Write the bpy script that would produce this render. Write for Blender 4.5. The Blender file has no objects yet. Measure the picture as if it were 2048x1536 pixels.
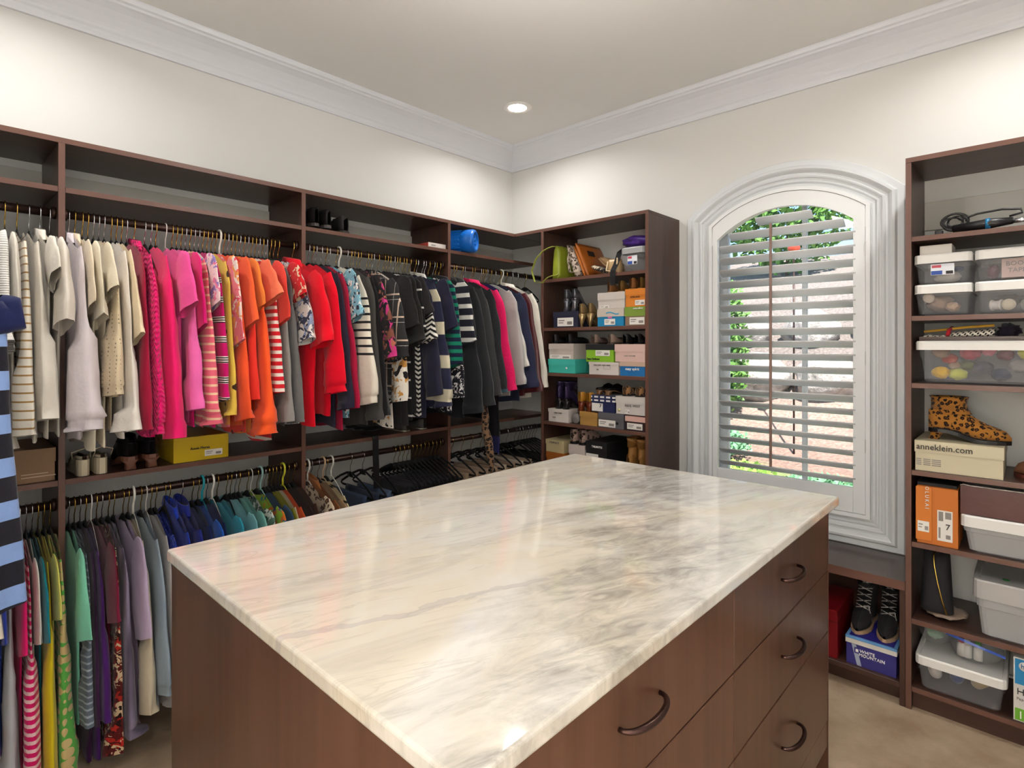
import bpy, bmesh, math, random
from mathutils import Vector, Matrix, noise

SC = bpy.context.scene
COL = SC.collection
PI = math.pi
# ------------------------------------------------------------------ camera
FPX, HX, HY = 1123.0, 1024.0, 690.0          # focal length and principal point in the 2048x1536 frame
CAM = (2.79, -2.99, 1.41)
YAW = math.atan2(1048, 1123)
cd = bpy.data.cameras.new('camera')
cam = bpy.data.objects.new('camera', cd)
COL.objects.link(cam)
cam.location = CAM
cam.rotation_euler = (PI / 2, 0, YAW)
cd.sensor_width = 36.0
cd.lens = FPX / 2048 * 36.0
cd.shift_y = (HY - 768) / 2048
cd.clip_start = 0.02
cd.clip_end = 200
SC.camera = cam
# ------------------------------------------------------------------ view
SC.view_settings.view_transform = 'Standard'
SC.view_settings.look = 'None'
SC.view_settings.exposure = 0.15
SC.view_settings.gamma = 1.0
SC.view_settings.use_curve_mapping = False
# ------------------------------------------------------------------ sky and sun
world = bpy.data.worlds.new('sky')
SC.world = world
world.use_nodes = True
wn = world.node_tree
bg = wn.nodes['Background']
sky = wn.nodes.new('ShaderNodeTexSky')
sky.sky_type = 'HOSEK_WILKIE'
sky.sun_direction = Vector((0.30, -0.45, 0.84)).normalized()
sky.turbidity = 4.0
wn.links.new(sky.outputs[0], bg.inputs[0])
bg.inputs[1].default_value = 8.0
sd = bpy.data.lights.new('sun', 'SUN')
sd.energy = 12.0
sd.angle = 0.01
sd.color = (1.0, 0.95, 0.88)
sun = bpy.data.objects.new('sun', sd)
COL.objects.link(sun)
sun.rotation_euler = Vector((-0.30, 0.45, -0.84)).to_track_quat('-Z', 'Y').to_euler()
sun.location = (3, -4, 9)
# room lamps: four recessed cans; added fill: a bowl over the island and a globe in an added hall (their light is set in their builders)
CAN_W, BOWL_FILL_W, HALL_FILL_W = 7.0, 16.0, 520.0

# ------------------------------------------------------------------ pixel -> place helpers
FWD = (-math.sin(YAW), math.cos(YAW))
RGT = (math.cos(YAW), math.sin(YAW))
def _ray(px, py):
    l = (px - HX) / FPX
    return (FWD[0] + l * RGT[0], FWD[1] + l * RGT[1], -(py - HY) / FPX)
def on_x(px, py, x):
    d = _ray(px, py); t = (x - CAM[0]) / d[0]
    return Vector((x, CAM[1] + t * d[1], CAM[2] + t * d[2]))
def on_y(px, py, y):
    d = _ray(px, py); t = (y - CAM[1]) / d[1]
    return Vector((CAM[0] + t * d[0], y, CAM[2] + t * d[2]))

# ------------------------------------------------------------------ materials
def lin(h):
    if not isinstance(h, str): return tuple(h)
    h = h.lstrip('#')
    o = []
    for i in (0, 2, 4):
        c = int(h[i:i + 2], 16) / 255
        o.append(c / 12.92 if c <= 0.04045 else ((c + 0.055) / 1.055) ** 2.4)
    return tuple(o)
MATS = {}
class NT:
    """small node-tree helper"""
    def __init__(s, name):
        s.m = bpy.data.materials.new(name); s.m.use_nodes = True
        s.t = s.m.node_tree; s.b = s.t.nodes['Principled BSDF']; s.out = s.t.nodes['Material Output']
    def n(s, typ, **kw):
        x = s.t.nodes.new(typ)
        for k, v in kw.items():
            if k.startswith('i_'):
                x.inputs[k[2:].replace('_', ' ')].default_value = v
            else: setattr(x, k, v)
        return x
    def l(s, a, b): s.t.links.new(a, b)
    def obj(s):
        if not hasattr(s, '_tc'): s._tc = s.n('ShaderNodeTexCoord')
        return s._tc.outputs['Object']
    def xyz(s):
        if not hasattr(s, '_sx'):
            s._sx = s.n('ShaderNodeSeparateXYZ'); s.l(s.obj(), s._sx.inputs[0])
        return s._sx.outputs
    def math(s, op, a, b=None, c=None):
        x = s.n('ShaderNodeMath', operation=op)
        for i, v in enumerate((a, b, c)):
            if v is None: continue
            if isinstance(v, (int, float)): x.inputs[i].default_value = v
            else: s.l(v, x.inputs[i])
        return x.outputs[0]
    def mix(s, f, a, b):
        x = s.n('ShaderNodeMix', data_type='RGBA')
        for i, v in ((0, f), (6, a), (7, b)):
            if isinstance(v, (int, float)): x.inputs[i].default_value = v
            elif isinstance(v, tuple): x.inputs[i].default_value = (*v[:3], 1)
            else: s.l(v, x.inputs[i])
        return x.outputs[2]
    def mapping(s, scale=(1, 1, 1), loc=(0, 0, 0), rot=(0, 0, 0)):
        x = s.n('ShaderNodeMapping'); s.l(s.obj(), x.inputs[0])
        x.inputs['Scale'].default_value = scale; x.inputs['Location'].default_value = loc; x.inputs['Rotation'].default_value = rot
        return x.outputs[0]
    def noise(s, scale, detail=3, vec=None, rough=.55, dist=0):
        x = s.n('ShaderNodeTexNoise'); x.inputs['Scale'].default_value = scale; x.inputs['Detail'].default_value = detail
        x.inputs['Roughness'].default_value = rough; x.inputs['Distortion'].default_value = dist
        s.l(vec if vec is not None else s.obj(), x.inputs['Vector'])
        return x.outputs['Fac']
    def ramp(s, f, stops):
        x = s.n('ShaderNodeValToRGB'); s.l(f, x.inputs[0]); e = x.color_ramp.elements
        while len(e) < len(stops): e.new(.5)
        for q, (p, c) in zip(e, stops):
            q.position = p; q.color = (*(lin(c) if isinstance(c, str) else ((c,) * 3 if isinstance(c, (int, float)) else c)), 1)
        return x.outputs[0]
    def bump(s, h, strength=.3, dist=.002):
        x = s.n('ShaderNodeBump'); x.inputs['Strength'].default_value = strength; x.inputs['Distance'].default_value = dist
        s.l(h, x.inputs['Height']); s.l(x.outputs[0], s.b.inputs['Normal'])
    def col(s, v):
        if isinstance(v, tuple): s.b.inputs['Base Color'].default_value = (*v, 1)
        else: s.l(v, s.b.inputs['Base Color'])
    def set(s, **kw):
        for k, v in kw.items(): s.b.inputs[k.replace('_', ' ')].default_value = v

def plain(name, c, rough=.5, metal=0.0, bump=None, var=0.0, spec=None, coat=0):
    if name in MATS: return MATS[name]
    t = NT(name); c = lin(c)
    if var:
        f = t.noise(6, 3)
        t.col(t.mix(f, tuple(x * (1 - var) for x in c), tuple(min(1, x * (1 + var)) for x in c)))
    else: t.col(c)
    t.set(Roughness=rough, Metallic=metal)
    if spec is not None: t.b.inputs['Specular IOR Level'].default_value = spec
    if coat: t.b.inputs['Coat Weight'].default_value = coat
    if bump: t.bump(t.noise(bump[0], 2), bump[1], bump[2])
    MATS[name] = t.m
    return t.m

def fabric(name, kind, cols, k=1.0, a=0.0, b=0.0):
    """woven / knitted cloth; kind picks the print. Object coordinates are metres on the garment (x along the hanger, z up)."""
    if name in MATS: return MATS[name]
    t = NT(name); C = [lin(c) for c in cols]
    x, y, z = t.xyz()
    knit = 0
    def stripes(src, per, duty, off=0.0):
        return t.math('LESS_THAN', t.math('FRACT', t.math('MULTIPLY_ADD', src, 1 / per, 100 + off)), duty)
    if kind == 'solid': c = None; base = C[0]
    elif kind == 'stripe': base = t.mix(stripes(z, k, a or .5), C[1], C[0])
    elif kind == 'band':
        f = t.math('MULTIPLY', stripes(z, k, .3), t.math('MULTIPLY', t.math('GREATER_THAN', z, a), t.math('LESS_THAN', z, b)))
        base = t.mix(f, C[0], C[1])
    elif kind == 'block':          # wide colour blocks with a tiny second stripe
        base = t.mix(stripes(z, k, a or .5), C[1], C[0])
    elif kind == 'multi':          # groups of thin stripes
        g = stripes(z, k, a or .3); s = stripes(z, k * .11, .5)
        base = t.mix(g, C[0], t.mix(s, C[1], C[2]))
    elif kind == 'dots':
        v = t.n('ShaderNodeTexVoronoi'); t.l(t.obj(), v.inputs['Vector']); v.inputs['Scale'].default_value = 1 / k; v.inputs['Randomness'].default_value = .45
        base = t.mix(t.math('LESS_THAN', v.outputs['Distance'], a or .2), C[0], C[1])
    elif kind == 'floral':
        n1 = t.noise(1 / k, 2, dist=1.2); n2 = t.noise(1.35 / k, 2, t.mapping(loc=(3, 7, 5)), dist=1.0)
        f1 = t.math('GREATER_THAN', n1, .56 if not a else a); f2 = t.math('GREATER_THAN', n2, .57 if not b else b)
        base = t.mix(f2, t.mix(f1, C[0], C[1]), C[2])
        if len(C) > 3: base = t.mix(t.math('GREATER_THAN', t.noise(2.2 / k, 2, t.mapping(loc=(1, 2, 9))), .62), base, C[3])
    elif kind == 'plaid':
        f = t.math('MAXIMUM', stripes(z, k, .07), stripes(x, k, .07, .4))
        g = t.math('MAXIMUM', stripes(z, k, .015, .2), stripes(x, k, .015, .7))
        base = t.mix(g, t.mix(f, C[0], C[1]), C[2])
    elif kind == 'leopard':
        v = t.n('ShaderNodeTexVoronoi'); t.l(t.mapping(), v.inputs['Vector']); v.inputs['Scale'].default_value = 1 / k
        d = t.math('ADD', v.outputs['Distance'], t.math('MULTIPLY', t.math('SUBTRACT', t.noise(2.4 / k, 2), .5), .55))
        base = t.ramp(d, [(0, C[2]), (.17, C[2]), (.2, C[1]), (.42, C[1]), (.47, C[0]), (1, C[0])])
    elif kind == 'chevron':
        zz = t.math('ADD', z, t.math('MULTIPLY', t.math('PINGPONG', t.math('ADD', x, 10), k * 1.6), .55))
        base = t.mix(t.math('LESS_THAN', t.math('FRACT', t.math('MULTIPLY_ADD', zz, 1 / k, 50)), .5), C[0], C[1])
    elif kind == 'houndstooth':
        d1 = t.math('ADD', x, z); d2 = t.math('SUBTRACT', x, z)
        f = t.math('MULTIPLY', t.math('LESS_THAN', t.math('FRACT', t.math('MULTIPLY_ADD', d1, 1 / k, 50)), .55), t.math('LESS_THAN', t.math('FRACT', t.math('MULTIPLY_ADD', d2, 1.7 / k, 50)), .6))
        base = t.mix(f, C[0], C[1])
    elif kind == 'ombre':
        f = t.math('MULTIPLY_ADD', t.math('SINE', t.math('MULTIPLY', x, 90)), .3, t.math('MULTIPLY', t.noise(4, 2), .9))
        base = t.mix(f, C[0], C[1])
    elif kind == 'tweed': base = t.mix(t.ramp(t.noise(380, 2), [(.42, 0.0), (.58, 1.0)]), C[0], C[1])
    elif kind == 'rings':
        v = t.n('ShaderNodeTexVoronoi'); t.l(t.mapping(scale=(1, 1, 1.35)), v.inputs['Vector']); v.inputs['Scale'].default_value = 1 / k; v.inputs['Randomness'].default_value = .2
        base = t.mix(t.math('GREATER_THAN', v.outputs['Distance'], .5), C[0], C[1])
    elif kind in ('cable', 'eyelet', 'rib'): base = C[0]
    if kind == 'eyelet':
        v = t.n('ShaderNodeTexVoronoi'); t.l(t.obj(), v.inputs['Vector']); v.inputs['Scale'].default_value = 75; v.inputs['Randomness'].default_value = 0.05
        base = t.mix(t.math('LESS_THAN', v.outputs['Distance'], .22), C[0], tuple(q * .35 for q in C[0]))
    # slight weave variation
    f = t.noise(9, 4)
    mul = t.n('ShaderNodeMix', data_type='RGBA', blend_type='MULTIPLY')
    mul.inputs[0].default_value = .22
    if isinstance(base, tuple): mul.inputs[6].default_value = (*base, 1)
    else: t.l(base, mul.inputs[6])
    t.l(t.ramp(f, [(.3, .55), (.7, 1.0)]), mul.inputs[7])
    t.col(mul.outputs[2])
    if kind == 'cable':
        w = t.math('MULTIPLY', t.math('SINE', t.math('ADD', t.math('MULTIPLY', z, 330), t.math('MULTIPLY', t.math('PINGPONG', t.math('ADD', x, 5), .03), 260))), t.math('SINE', t.math('MULTIPLY', x, 210)))
        t.bump(w, .8, .006)
    elif kind == 'rib': t.bump(t.math('SINE', t.math('MULTIPLY', z, 900)), .5, .002)
    else: t.bump(t.noise(60, 4), .35, .004)
    t.set(Roughness=.85); t.b.inputs['Specular IOR Level'].default_value = .2
    t.b.inputs['Sheen Weight'].default_value = .15
    MATS[name] = t.m
    return t.m

# ------------------------------------------------------------------ mesh helpers
def link(o, parent=None):
    COL.objects.link(o)
    if parent is not None: o.parent = parent
    return o
def mesh_obj(name, vs, fs, m, parent=None, smooth=False, loc=None):
    me = bpy.data.meshes.new(name)
    me.from_pydata([tuple(v) for v in vs], [], fs)
    me.update()
    if smooth:
        me.polygons.foreach_set('use_smooth', [True] * len(me.polygons))
    if m is not None: me.materials.append(m)
    o = bpy.data.objects.new(name, me)
    if loc is not None: o.location = loc
    return link(o, parent)
def bm_obj(name, bm, m, parent=None, smooth=False, loc=None):
    me = bpy.data.meshes.new(name); bm.to_mesh(me); bm.free()
    if smooth: me.polygons.foreach_set('use_smooth', [True] * len(me.polygons))
    if m is not None: me.materials.append(m)
    o = bpy.data.objects.new(name, me)
    if loc is not None: o.location = loc
    return link(o, parent)
def box(name, a, b, m, parent=None, bev=0.0, seg=2):
    bm = bmesh.new()
    bmesh.ops.create_cube(bm, size=1)
    for v in bm.verts:
        for i in range(3): v.co[i] = (a[i] + b[i]) / 2 + v.co[i] * (b[i] - a[i])
    if bev: bmesh.ops.bevel(bm, geom=list(bm.edges), offset=bev, segments=seg, profile=.5, affect='EDGES')
    bmesh.ops.recalc_face_normals(bm, faces=bm.faces)
    return bm_obj(name, bm, m, parent, smooth=False)
def loft(rings, closed=True, cap0=True, cap1=True):
    """rings of equal length -> verts, faces"""
    n = len(rings[0]); vs = [p for r in rings for p in r]; fs = []
    for i in range(len(rings) - 1):
        for j in range(n if closed else n - 1):
            k = (j + 1) % n
            fs.append((i * n + j, i * n + k, (i + 1) * n + k, (i + 1) * n + j))
    if closed and cap0: fs.append(tuple(range(n - 1, -1, -1)))
    if closed and cap1: fs.append(tuple(range((len(rings) - 1) * n, len(rings) * n)))
    return vs, fs
def tube_geo(path, r, n=8, caps=True, rs=None):
    P = [Vector(p) for p in path]; rings = []
    up = None
    for i, p in enumerate(P):
        d = (P[min(i + 1, len(P) - 1)] - P[max(i - 1, 0)]).normalized()
        if up is None:
            up = Vector((0, 0, 1)) if abs(d.z) < .9 else Vector((1, 0, 0))
        s = d.cross(up).normalized(); up = s.cross(d).normalized()
        rr = rs[i] if rs else r
        rings.append([p + (s * math.cos(q * 2 * PI / n) + up * math.sin(q * 2 * PI / n)) * rr for q in range(n)])
    return loft(rings, True, caps, caps)
def tube(name, path, r, m, parent=None, n=8, rs=None, loc=None):
    v, f = tube_geo(path, r, n, True, rs)
    return mesh_obj(name, v, f, m, parent, True, loc)
def strap_geo(path, w, t, side):
    """flat ribbon of width w (along side) and thickness t"""
    P = [Vector(p) for p in path]; S = Vector(side).normalized(); rings = []
    for i, p in enumerate(P):
        d = (P[min(i + 1, len(P) - 1)] - P[max(i - 1, 0)]).normalized()
        nrm = d.cross(S).normalized()
        rings.append([p + S * w / 2 + nrm * t / 2, p - S * w / 2 + nrm * t / 2, p - S * w / 2 - nrm * t / 2, p + S * w / 2 - nrm * t / 2])
    return loft(rings)
def strap(name, path, w, t, side, m, parent=None):
    v, f = strap_geo(path, w, t, side)
    return mesh_obj(name, v, f, m, parent, False)
def rrect(wx, wy, r, z, cx=0, cy=0, n=4):
    r = min(r, wx / 2 - 1e-4, wy / 2 - 1e-4); o = []
    for qx, qy, a0 in ((1, 1, 0), (-1, 1, 90), (-1, -1, 180), (1, -1, 270)):
        for i in range(n + 1):
            a = math.radians(a0 + 90 * i / n)
            o.append(Vector((cx + qx * (wx / 2 - r) + r * math.cos(a), cy + qy * (wy / 2 - r) + r * math.sin(a), z)))
    return o
def lathe(name, prof, m, parent=None, n=24, loc=None, axis='z'):
    rings = []
    for r, z in prof:
        ring = []
        for i in range(n):
            a = 2 * PI * i / n
            p = (r * math.cos(a), r * math.sin(a), z)
            ring.append(Vector(p if axis == 'z' else (z, p[0], p[1])))
        rings.append(ring)
    v, f = loft(rings)
    return mesh_obj(name, v, f, m, parent, True, loc)
def blob(name, r, m, parent=None, loc=(0, 0, 0), scale=(1, 1, 1), amp=.25, freq=3.0, seed=0, sub=3, ridged=False):
    bm = bmesh.new(); bmesh.ops.create_icosphere(bm, subdivisions=sub, radius=1)
    so = Vector((seed * 3.1, seed * 7.7, seed * 1.3))
    for v in bm.verts:
        k = noise.noise(v.co * freq + so)
        if ridged: k = .6 - abs(noise.noise(v.co * freq + so)) * 2.2
        d = v.co * (1 + amp * k)
        v.co = Vector((d.x * scale[0] * r, d.y * scale[1] * r, d.z * scale[2] * r))
    return bm_obj(name, bm, m, parent, True, loc)
def thing(name, label, cat, loc=(0, 0, 0), rz=0.0, group=None):
    o = bpy.data.objects.new(name, None); o.empty_display_size = .05
    COL.objects.link(o); o.location = loc; o.rotation_euler = (0, 0, rz)
    return tag(o, label, cat, group)
def tag(o, label, cat, group=None):
    o['label'] = label; o['category'] = cat
    if group: o['group'] = group
    return o
def struct(o): o['kind'] = 'structure'; return o
_tcache = {}
def text(parent, s, size, loc, rot, m, name='lettering', align='CENTER', sx=1.0, lab=None):
    key = (s, align)
    if key not in _tcache:
        cu = bpy.data.curves.new('t', 'FONT'); cu.body = s; cu.size = 1; cu.align_x = align; cu.extrude = .003; cu.resolution_u = 2
        ob = bpy.data.objects.new('t', cu); COL.objects.link(ob)
        dg = bpy.context.evaluated_depsgraph_get()
        me = bpy.data.meshes.new_from_object(ob.evaluated_get(dg))
        bpy.data.objects.remove(ob); _tcache[key] = me
    me = _tcache[key].copy(); me.materials.clear(); me.materials.append(m)
    o = bpy.data.objects.new(name, me); o.location = loc; o.rotation_euler = rot; o.scale = (size * sx, size, 1)
    return link(o, parent)
FACE_Y = (PI / 2, 0, 0)            # lettering that faces the room from the back wall
FACE_X = (PI / 2, 0, PI / 2)       # lettering that faces the room from the left wall
def copy_tree(o, parent=None):
    c = o.copy(); COL.objects.link(c); c.parent = parent
    for ch in o.children: copy_tree(ch, c)
    return c
# ================================================================== the room
RX, RY, RH = 3.40, -3.40, 2.81
def paint(name, c, bump=.05):
    t = NT(name); c = lin(c)
    t.col(t.mix(t.noise(1.7, 3), tuple(q * .985 for q in c), c)); t.set(Roughness=.75)
    t.b.inputs['Specular IOR Level'].default_value = .25
    t.bump(t.noise(220, 2), bump, .001)
    return t.m
M_WALL = paint('wall_paint', '#dddcd8')
M_CEIL = paint('wall_paint_lightened', '#ecebe7')  # the wall paint again, lightened in colour to stand in for ceiling light
M_TRIM = plain('white_trim_paint', '#dfe1e6', .4)
M_CASE = plain('casing_paint_shaded', '#d9dcde', .35)  # white paint darkened a little, shade put into the colour
M_SHUT = plain('shutter_paint', '#eceeef', .35)
# carpet
t = NT('beige_carpet')
t.col(t.mix(t.ramp(t.noise(5, 5), [(.35, 0.0), (.65, 1.0)]), lin('#b79d82'), lin('#d6bfa2')))
t.set(Roughness=1.0); t.b.inputs['Specular IOR Level'].default_value = .05
t.bump(t.noise(420, 3), .9, .008)
M_CARPET = t.m
# dark stained wood veneer
def wood(name, c1, c2, rough=.34, axis=2):
    t = NT(name)
    sc = [26, 26, 26]; sc[axis] = .9
    n1 = t.noise(1.0, 5, t.mapping(scale=tuple(sc)), .6)
    n2 = t.noise(1.3, 2)
    f = t.math('MULTIPLY_ADD', n2, .35, t.math('MULTIPLY', n1, .65))
    t.col(t.ramp(f, [(.33, c1), (.67, c2)]))
    t.set(Roughness=rough); t.b.inputs['Specular IOR Level'].default_value = .5
    t.bump(n1, .06, .002)
    return t.m
WOOD_V = wood('dark_wood_upright', '#35211a', '#4c342b', axis=2)
WOOD_H = wood('dark_wood_shelf', '#35211a', '#4c342b', axis=1)
WOOD_X = wood('dark_wood_shelf_cross', '#35211a', '#4c342b', axis=0)
WOOD_I = wood('island_wood_veneer', '#472c1f', '#634333', .3, axis=2)
EDGE = plain('wood_edge_band', '#67463a', .4)

struct(box('floor', (-.12, RY - .12, -.1), (RX + .12, .14, 0), M_CARPET))
struct(box('ceiling', (-.12, RY - .12, RH), (RX + .12, .14, RH + .1), M_CEIL))
struct(box('wall_left', (-.12, RY - .12, 0), (0, .14, RH), M_WALL))
struct(box('wall_right', (RX, RY - .12, 0), (RX + .12, .14, RH), M_WALL))
wr = struct(bpy.data.objects.new('wall_rear', None)); COL.objects.link(wr)
DX0, DX1, DZ = 2.36, 3.24, 2.12                       # added doorway behind the camera, lets the hall's fill light in
box('wall_panel', (0, RY - .12, 0), (DX0, RY, RH), M_WALL, wr)
box('wall_panel', (DX1, RY - .12, 0), (RX, RY, RH), M_WALL, wr)
box('lintel', (DX0, RY - .12, DZ), (DX1, RY, RH), M_WALL, wr)
dt = struct(bpy.data.objects.new('added_door_1', None)); COL.objects.link(dt)
for a, b in (((DX0 - .09, RY + .0002, 0), (DX0, RY + .02, DZ + .09)), ((DX1, RY + .0002, 0), (DX1 + .09, RY + .02, DZ + .09)), ((DX0, RY + .0002, DZ), (DX1, RY + .02, DZ + .09))): box('added_door_casing', a, b, M_TRIM, dt, .003)
# added hall, out of view, whose bounced light fills the room
HY0, HY1, HX0, HX1 = -6.2, RY - .12, 1.4, 4.2
struct(box('floor_added_hall', (HX0 - .1, HY0 - .1, -.1), (HX1 + .1, HY1, 0), M_CARPET))
struct(box('ceiling_added_hall', (HX0 - .1, HY0 - .1, 2.7), (HX1 + .1, HY1, 2.8), M_CEIL))
struct(box('wall_added_hall_left', (HX0 - .1, HY0, 0), (HX0, HY1, 2.7), M_CEIL))
struct(box('wall_added_hall_right', (HX1, HY0, 0), (HX1 + .1, HY1, 2.7), M_CEIL))
struct(box('wall_added_hall_rear', (HX0 - .1, HY0 - .1, 0), (HX1 + .1, HY0, 2.7), M_CEIL))

# ---- arched window geometry (all rings share one centre)
WX0, WX1, WZ0, AZC, AR = 1.362, 2.372, .489, 1.608, .712
def arch(o, y, n=28, drop=0.0):
    """closed outline at inward offset o from the casing's outer edge"""
    hx = (WX1 - WX0) / 2 - o; R = AR - o; cx = (WX0 + WX1) / 2
    zs = AZC + math.sqrt(max(R * R - hx * hx, 0))
    a0 = math.atan2(zs - AZC, hx)
    pts = [Vector((cx - hx, y, WZ0 + o - drop))]
    for i in range(n + 1):
        a = (PI - a0) + (2 * a0 - PI) * i / n
        pts.append(Vector((cx + R * math.cos(a), y, AZC + R * math.sin(a))))
    pts.append(Vector((cx + hx, y, WZ0 + o - drop)))
    return pts
HOLE = .122
def wall_with_hole():
    bm = bmesh.new()
    layers = []
    for y in (0.0, .14):
        outer = [bm.verts.new(p) for p in ((0, y, 0), (RX, y, 0), (RX, y, RH), (0, y, RH))]
        inner = [bm.verts.new(p) for p in arch(HOLE, y)]
        es = [bm.edges.new((q[i], q[(i + 1) % len(q)])) for q in (outer, inner) for i in range(len(q))]
        bmesh.ops.triangle_fill(bm, use_beauty=True, edges=es)
        layers.append((outer, inner))
    for k in (0, 1):
        a, b = layers[0][k], layers[1][k]
        for i in range(len(a)):
            j = (i + 1) % len(a); bm.faces.new((a[i], a[j], b[j], b[i]))
    bmesh.ops.recalc_face_normals(bm, faces=bm.faces)
    return bm_obj('wall_back', bm, M_WALL)
struct(wall_with_hole())

# ---- crown moulding: profile swept along each wall, mitred
CR = [(0, .150), (.012, .150), (.016, .140), (.016, .122), (.022, .114), (.026, .106), (.034, .094), (.050, .074), (.072, .052), (.094, .038), (.104, .034), (.108, .026), (.118, .022), (.122, .008), (.122, 0.0)]
def crown(name, side):
    rings = []
    for d, h in CR:
        z = RH - h
        if side == 'left': e = [(d, RY + d, z), (d, -d, z)]
        elif side == 'back': e = [(d, -d, z), (RX - d, -d, z)]
        elif side == 'right': e = [(RX - d, -d, z), (RX - d, RY + d, z)]
        else: e = [(RX - d, RY + d, z), (d, RY + d, z)]
        rings.append([Vector(p) for p in e])
    v, f = loft(rings, closed=False)
    struct(mesh_obj(name, v, f, M_TRIM))
for i, s in enumerate(('left', 'back', 'right', 'rear')): crown('trim_%d' % (i + 1), s)
for nm, a, b in (('baseboard_left', (0, RY, 0), (.014, -.002, .10)), ('baseboard_back', (.014, -.014, 0), (RX, 0, .10)),
                 ('baseboard_right', (RX - .014, RY, 0), (RX, -.014, .10)), ('baseboard_rear', (.014, RY, 0), (DX0 - .092, RY + .014, .10))):
    struct(box(nm, a, b, M_TRIM, None, .003, 1))

# ---- the window: moulded casing, jamb, sash, muntins, glass
win = bpy.data.objects.new('window_1', None); COL.objects.link(win); struct(win)
CP = [(0, 0), (0, .020), (.004, .024), (.028, .024), (.031, .029), (.036, .035), (.046, .037), (.052, .033), (.060, .024), (.064, .020), (.072, .020),
      (.075, .024), (.080, .026), (.086, .024), (.089, .018), (.097, .016), (.100, .020), (.106, .021), (.110, .016), (.113, .012), (.124, .012), (.126, .014), (.134, .014), (.134, 0)]
v, f = loft([arch(o, -p - .0005) for o, p in CP], True, False, False)
mesh_obj('casing', v, f, M_CASE, win, False)
def ring_frame(name, o0, o1, y0, y1, m, parent, drop0=0, drop1=0):
    rr = [arch(o0, y0, drop=drop0), arch(o0, y1, drop=drop0), arch(o1, y1, drop=drop1), arch(o1, y0, drop=drop1), arch(o0, y0, drop=drop0)]
    v, f = loft(rr, True, False, False)
    return mesh_obj(name, v, f, m, parent)
ring_frame('jamb', HOLE - .002, HOLE + .018, .001, .139, M_CASE, win)
ring_frame('sash', HOLE + .018, HOLE + .062, .088, .125, M_CASE, win)
gl = NT('window_glass')
mx = gl.n('ShaderNodeMixShader'); tr = gl.n('ShaderNodeBsdfTransparent'); go = gl.n('ShaderNodeBsdfGlossy')
go.inputs['Roughness'].default_value = .01; fr = gl.n('ShaderNodeFresnel'); fr.inputs[0].default_value = 1.45
gl.l(fr.outputs[0], mx.inputs[0]); gl.l(tr.outputs[0], mx.inputs[1]); gl.l(go.outputs[0], mx.inputs[2]); gl.l(mx.outputs[0], gl.out.inputs[0])
M_GLASS = gl.m
v, f = loft([arch(HOLE + .05, .104), arch(HOLE + .05, .110)])
mesh_obj('pane', v, f, M_GLASS, win)
wcx = (WX0 + WX1) / 2
Z_M1, Z_M2 = on_y(1570, 590, .107).z, on_y(1570, 793, .107).z
box('muntin', (wcx + .055, .094, WZ0 + HOLE + .05), (wcx + .077, .120, AZC + AR - HOLE - .05), M_CASE, win, .002)
for zm in (Z_M1, Z_M2): box('muntin', (WX0 + HOLE + .05, .0945, zm - .011), (WX1 - HOLE - .05, .1195, zm + .011), M_CASE, win, .002)

# ---- plantation shutter set in the casing
sh = thing('plantation_shutter', 'white arched plantation shutter with tilted slats over the window', 'shutter', (0, 0, 0))
ring_frame('shutter_frame', .130, .147, -.034, .004, M_SHUT, sh)
OX0, OX1, OZ0 = 1.537, 2.174, .752
def panel_ring():
    """stiles, bottom rail and arched head as separate boards"""
    fx0, fx1, fz0 = WX0 + .149, WX1 - .149, WZ0 + .149
    box('stile', (fx0, -.0292, fz0), (OX0, -.0028, 2.03), M_SHUT, sh, .002)
    box('stile', (OX1, -.0292, fz0), (fx1, -.0028, 2.03), M_SHUT, sh, .002)
    box('rail', (OX0, -.030, fz0), (OX1, -.002, OZ0), M_SHUT, sh, .002)
    # arched head: between outer arc and inner arc
    R0, R1 = AR - .149, .492; ring = []
    hx0 = wcx - fx0
    for y in (-.030, -.002):
        for R, hx in ((R0, hx0 - .0005), (R1, wcx - OX0 + .03)):
            a0 = math.acos(min(1, hx / R)); ring.append([Vector((wcx + R * math.cos(PI - a0 + (2 * a0 - PI) * i / 28), y, AZC + R * math.sin(PI - a0 + (2 * a0 - PI) * i / 28))) for i in range(29)])
    a, b, c, d = ring
    v, f = loft([a, b, d, c, a], False)
    n = 29
    f += [(0, n, 2 * n, 3 * n), (n - 1, 4 * n - 1, 3 * n - 1, 2 * n - 1)]
    mesh_obj('arched_head', v, f, M_SHUT, sh)
panel_ring()
NS = 21; TILT = math.radians(32)
def slat_geo(x0, x1):
    prof = []
    for i in range(12):
        a = 2 * PI * i / 12; prof.append((.0315 * math.cos(a), .0055 * math.sin(a)))
    rings = []
    for x in (x0, x1):
        rings.append([Vector((x, p * math.cos(TILT) + q * math.sin(TILT) * 1, -p * math.sin(TILT) + q * math.cos(TILT))) for p, q in prof])
    return loft(rings)
for i in range(NS):
    z = OZ0 + .030 + i * .0632
    hw = (OX1 - OX0) / 2
    if z > AZC + math.sqrt(.492 ** 2 - hw ** 2) - .02: hw = math.sqrt(max(.0, .486 ** 2 - (z + .03 - AZC) ** 2)) if .486 > z + .03 - AZC else 0
    hw = min(hw, (OX1 - OX0) / 2)
    if hw < .1: continue
    v, f = slat_geo(wcx - hw - .001, wcx + hw - .001)
    mesh_obj('slat', v, f, M_SHUT, sh, True, (0, -.008, z))
M_TROD = plain('tilt_rod_wood', '#8f7368', .5)
box('tilt_rod', (wcx - .055, -.056, .80), (wcx - .043, -.044, 2.02), M_TROD, sh, .003)
for z in (.95, 1.35, 1.85): box('hinge', (WX1 - .150, -.036, z - .03), (WX1 - .146, -.0305, z + .03), plain('hinge_paint', '#c9c9c6', .4, .3), sh, .001)

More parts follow.
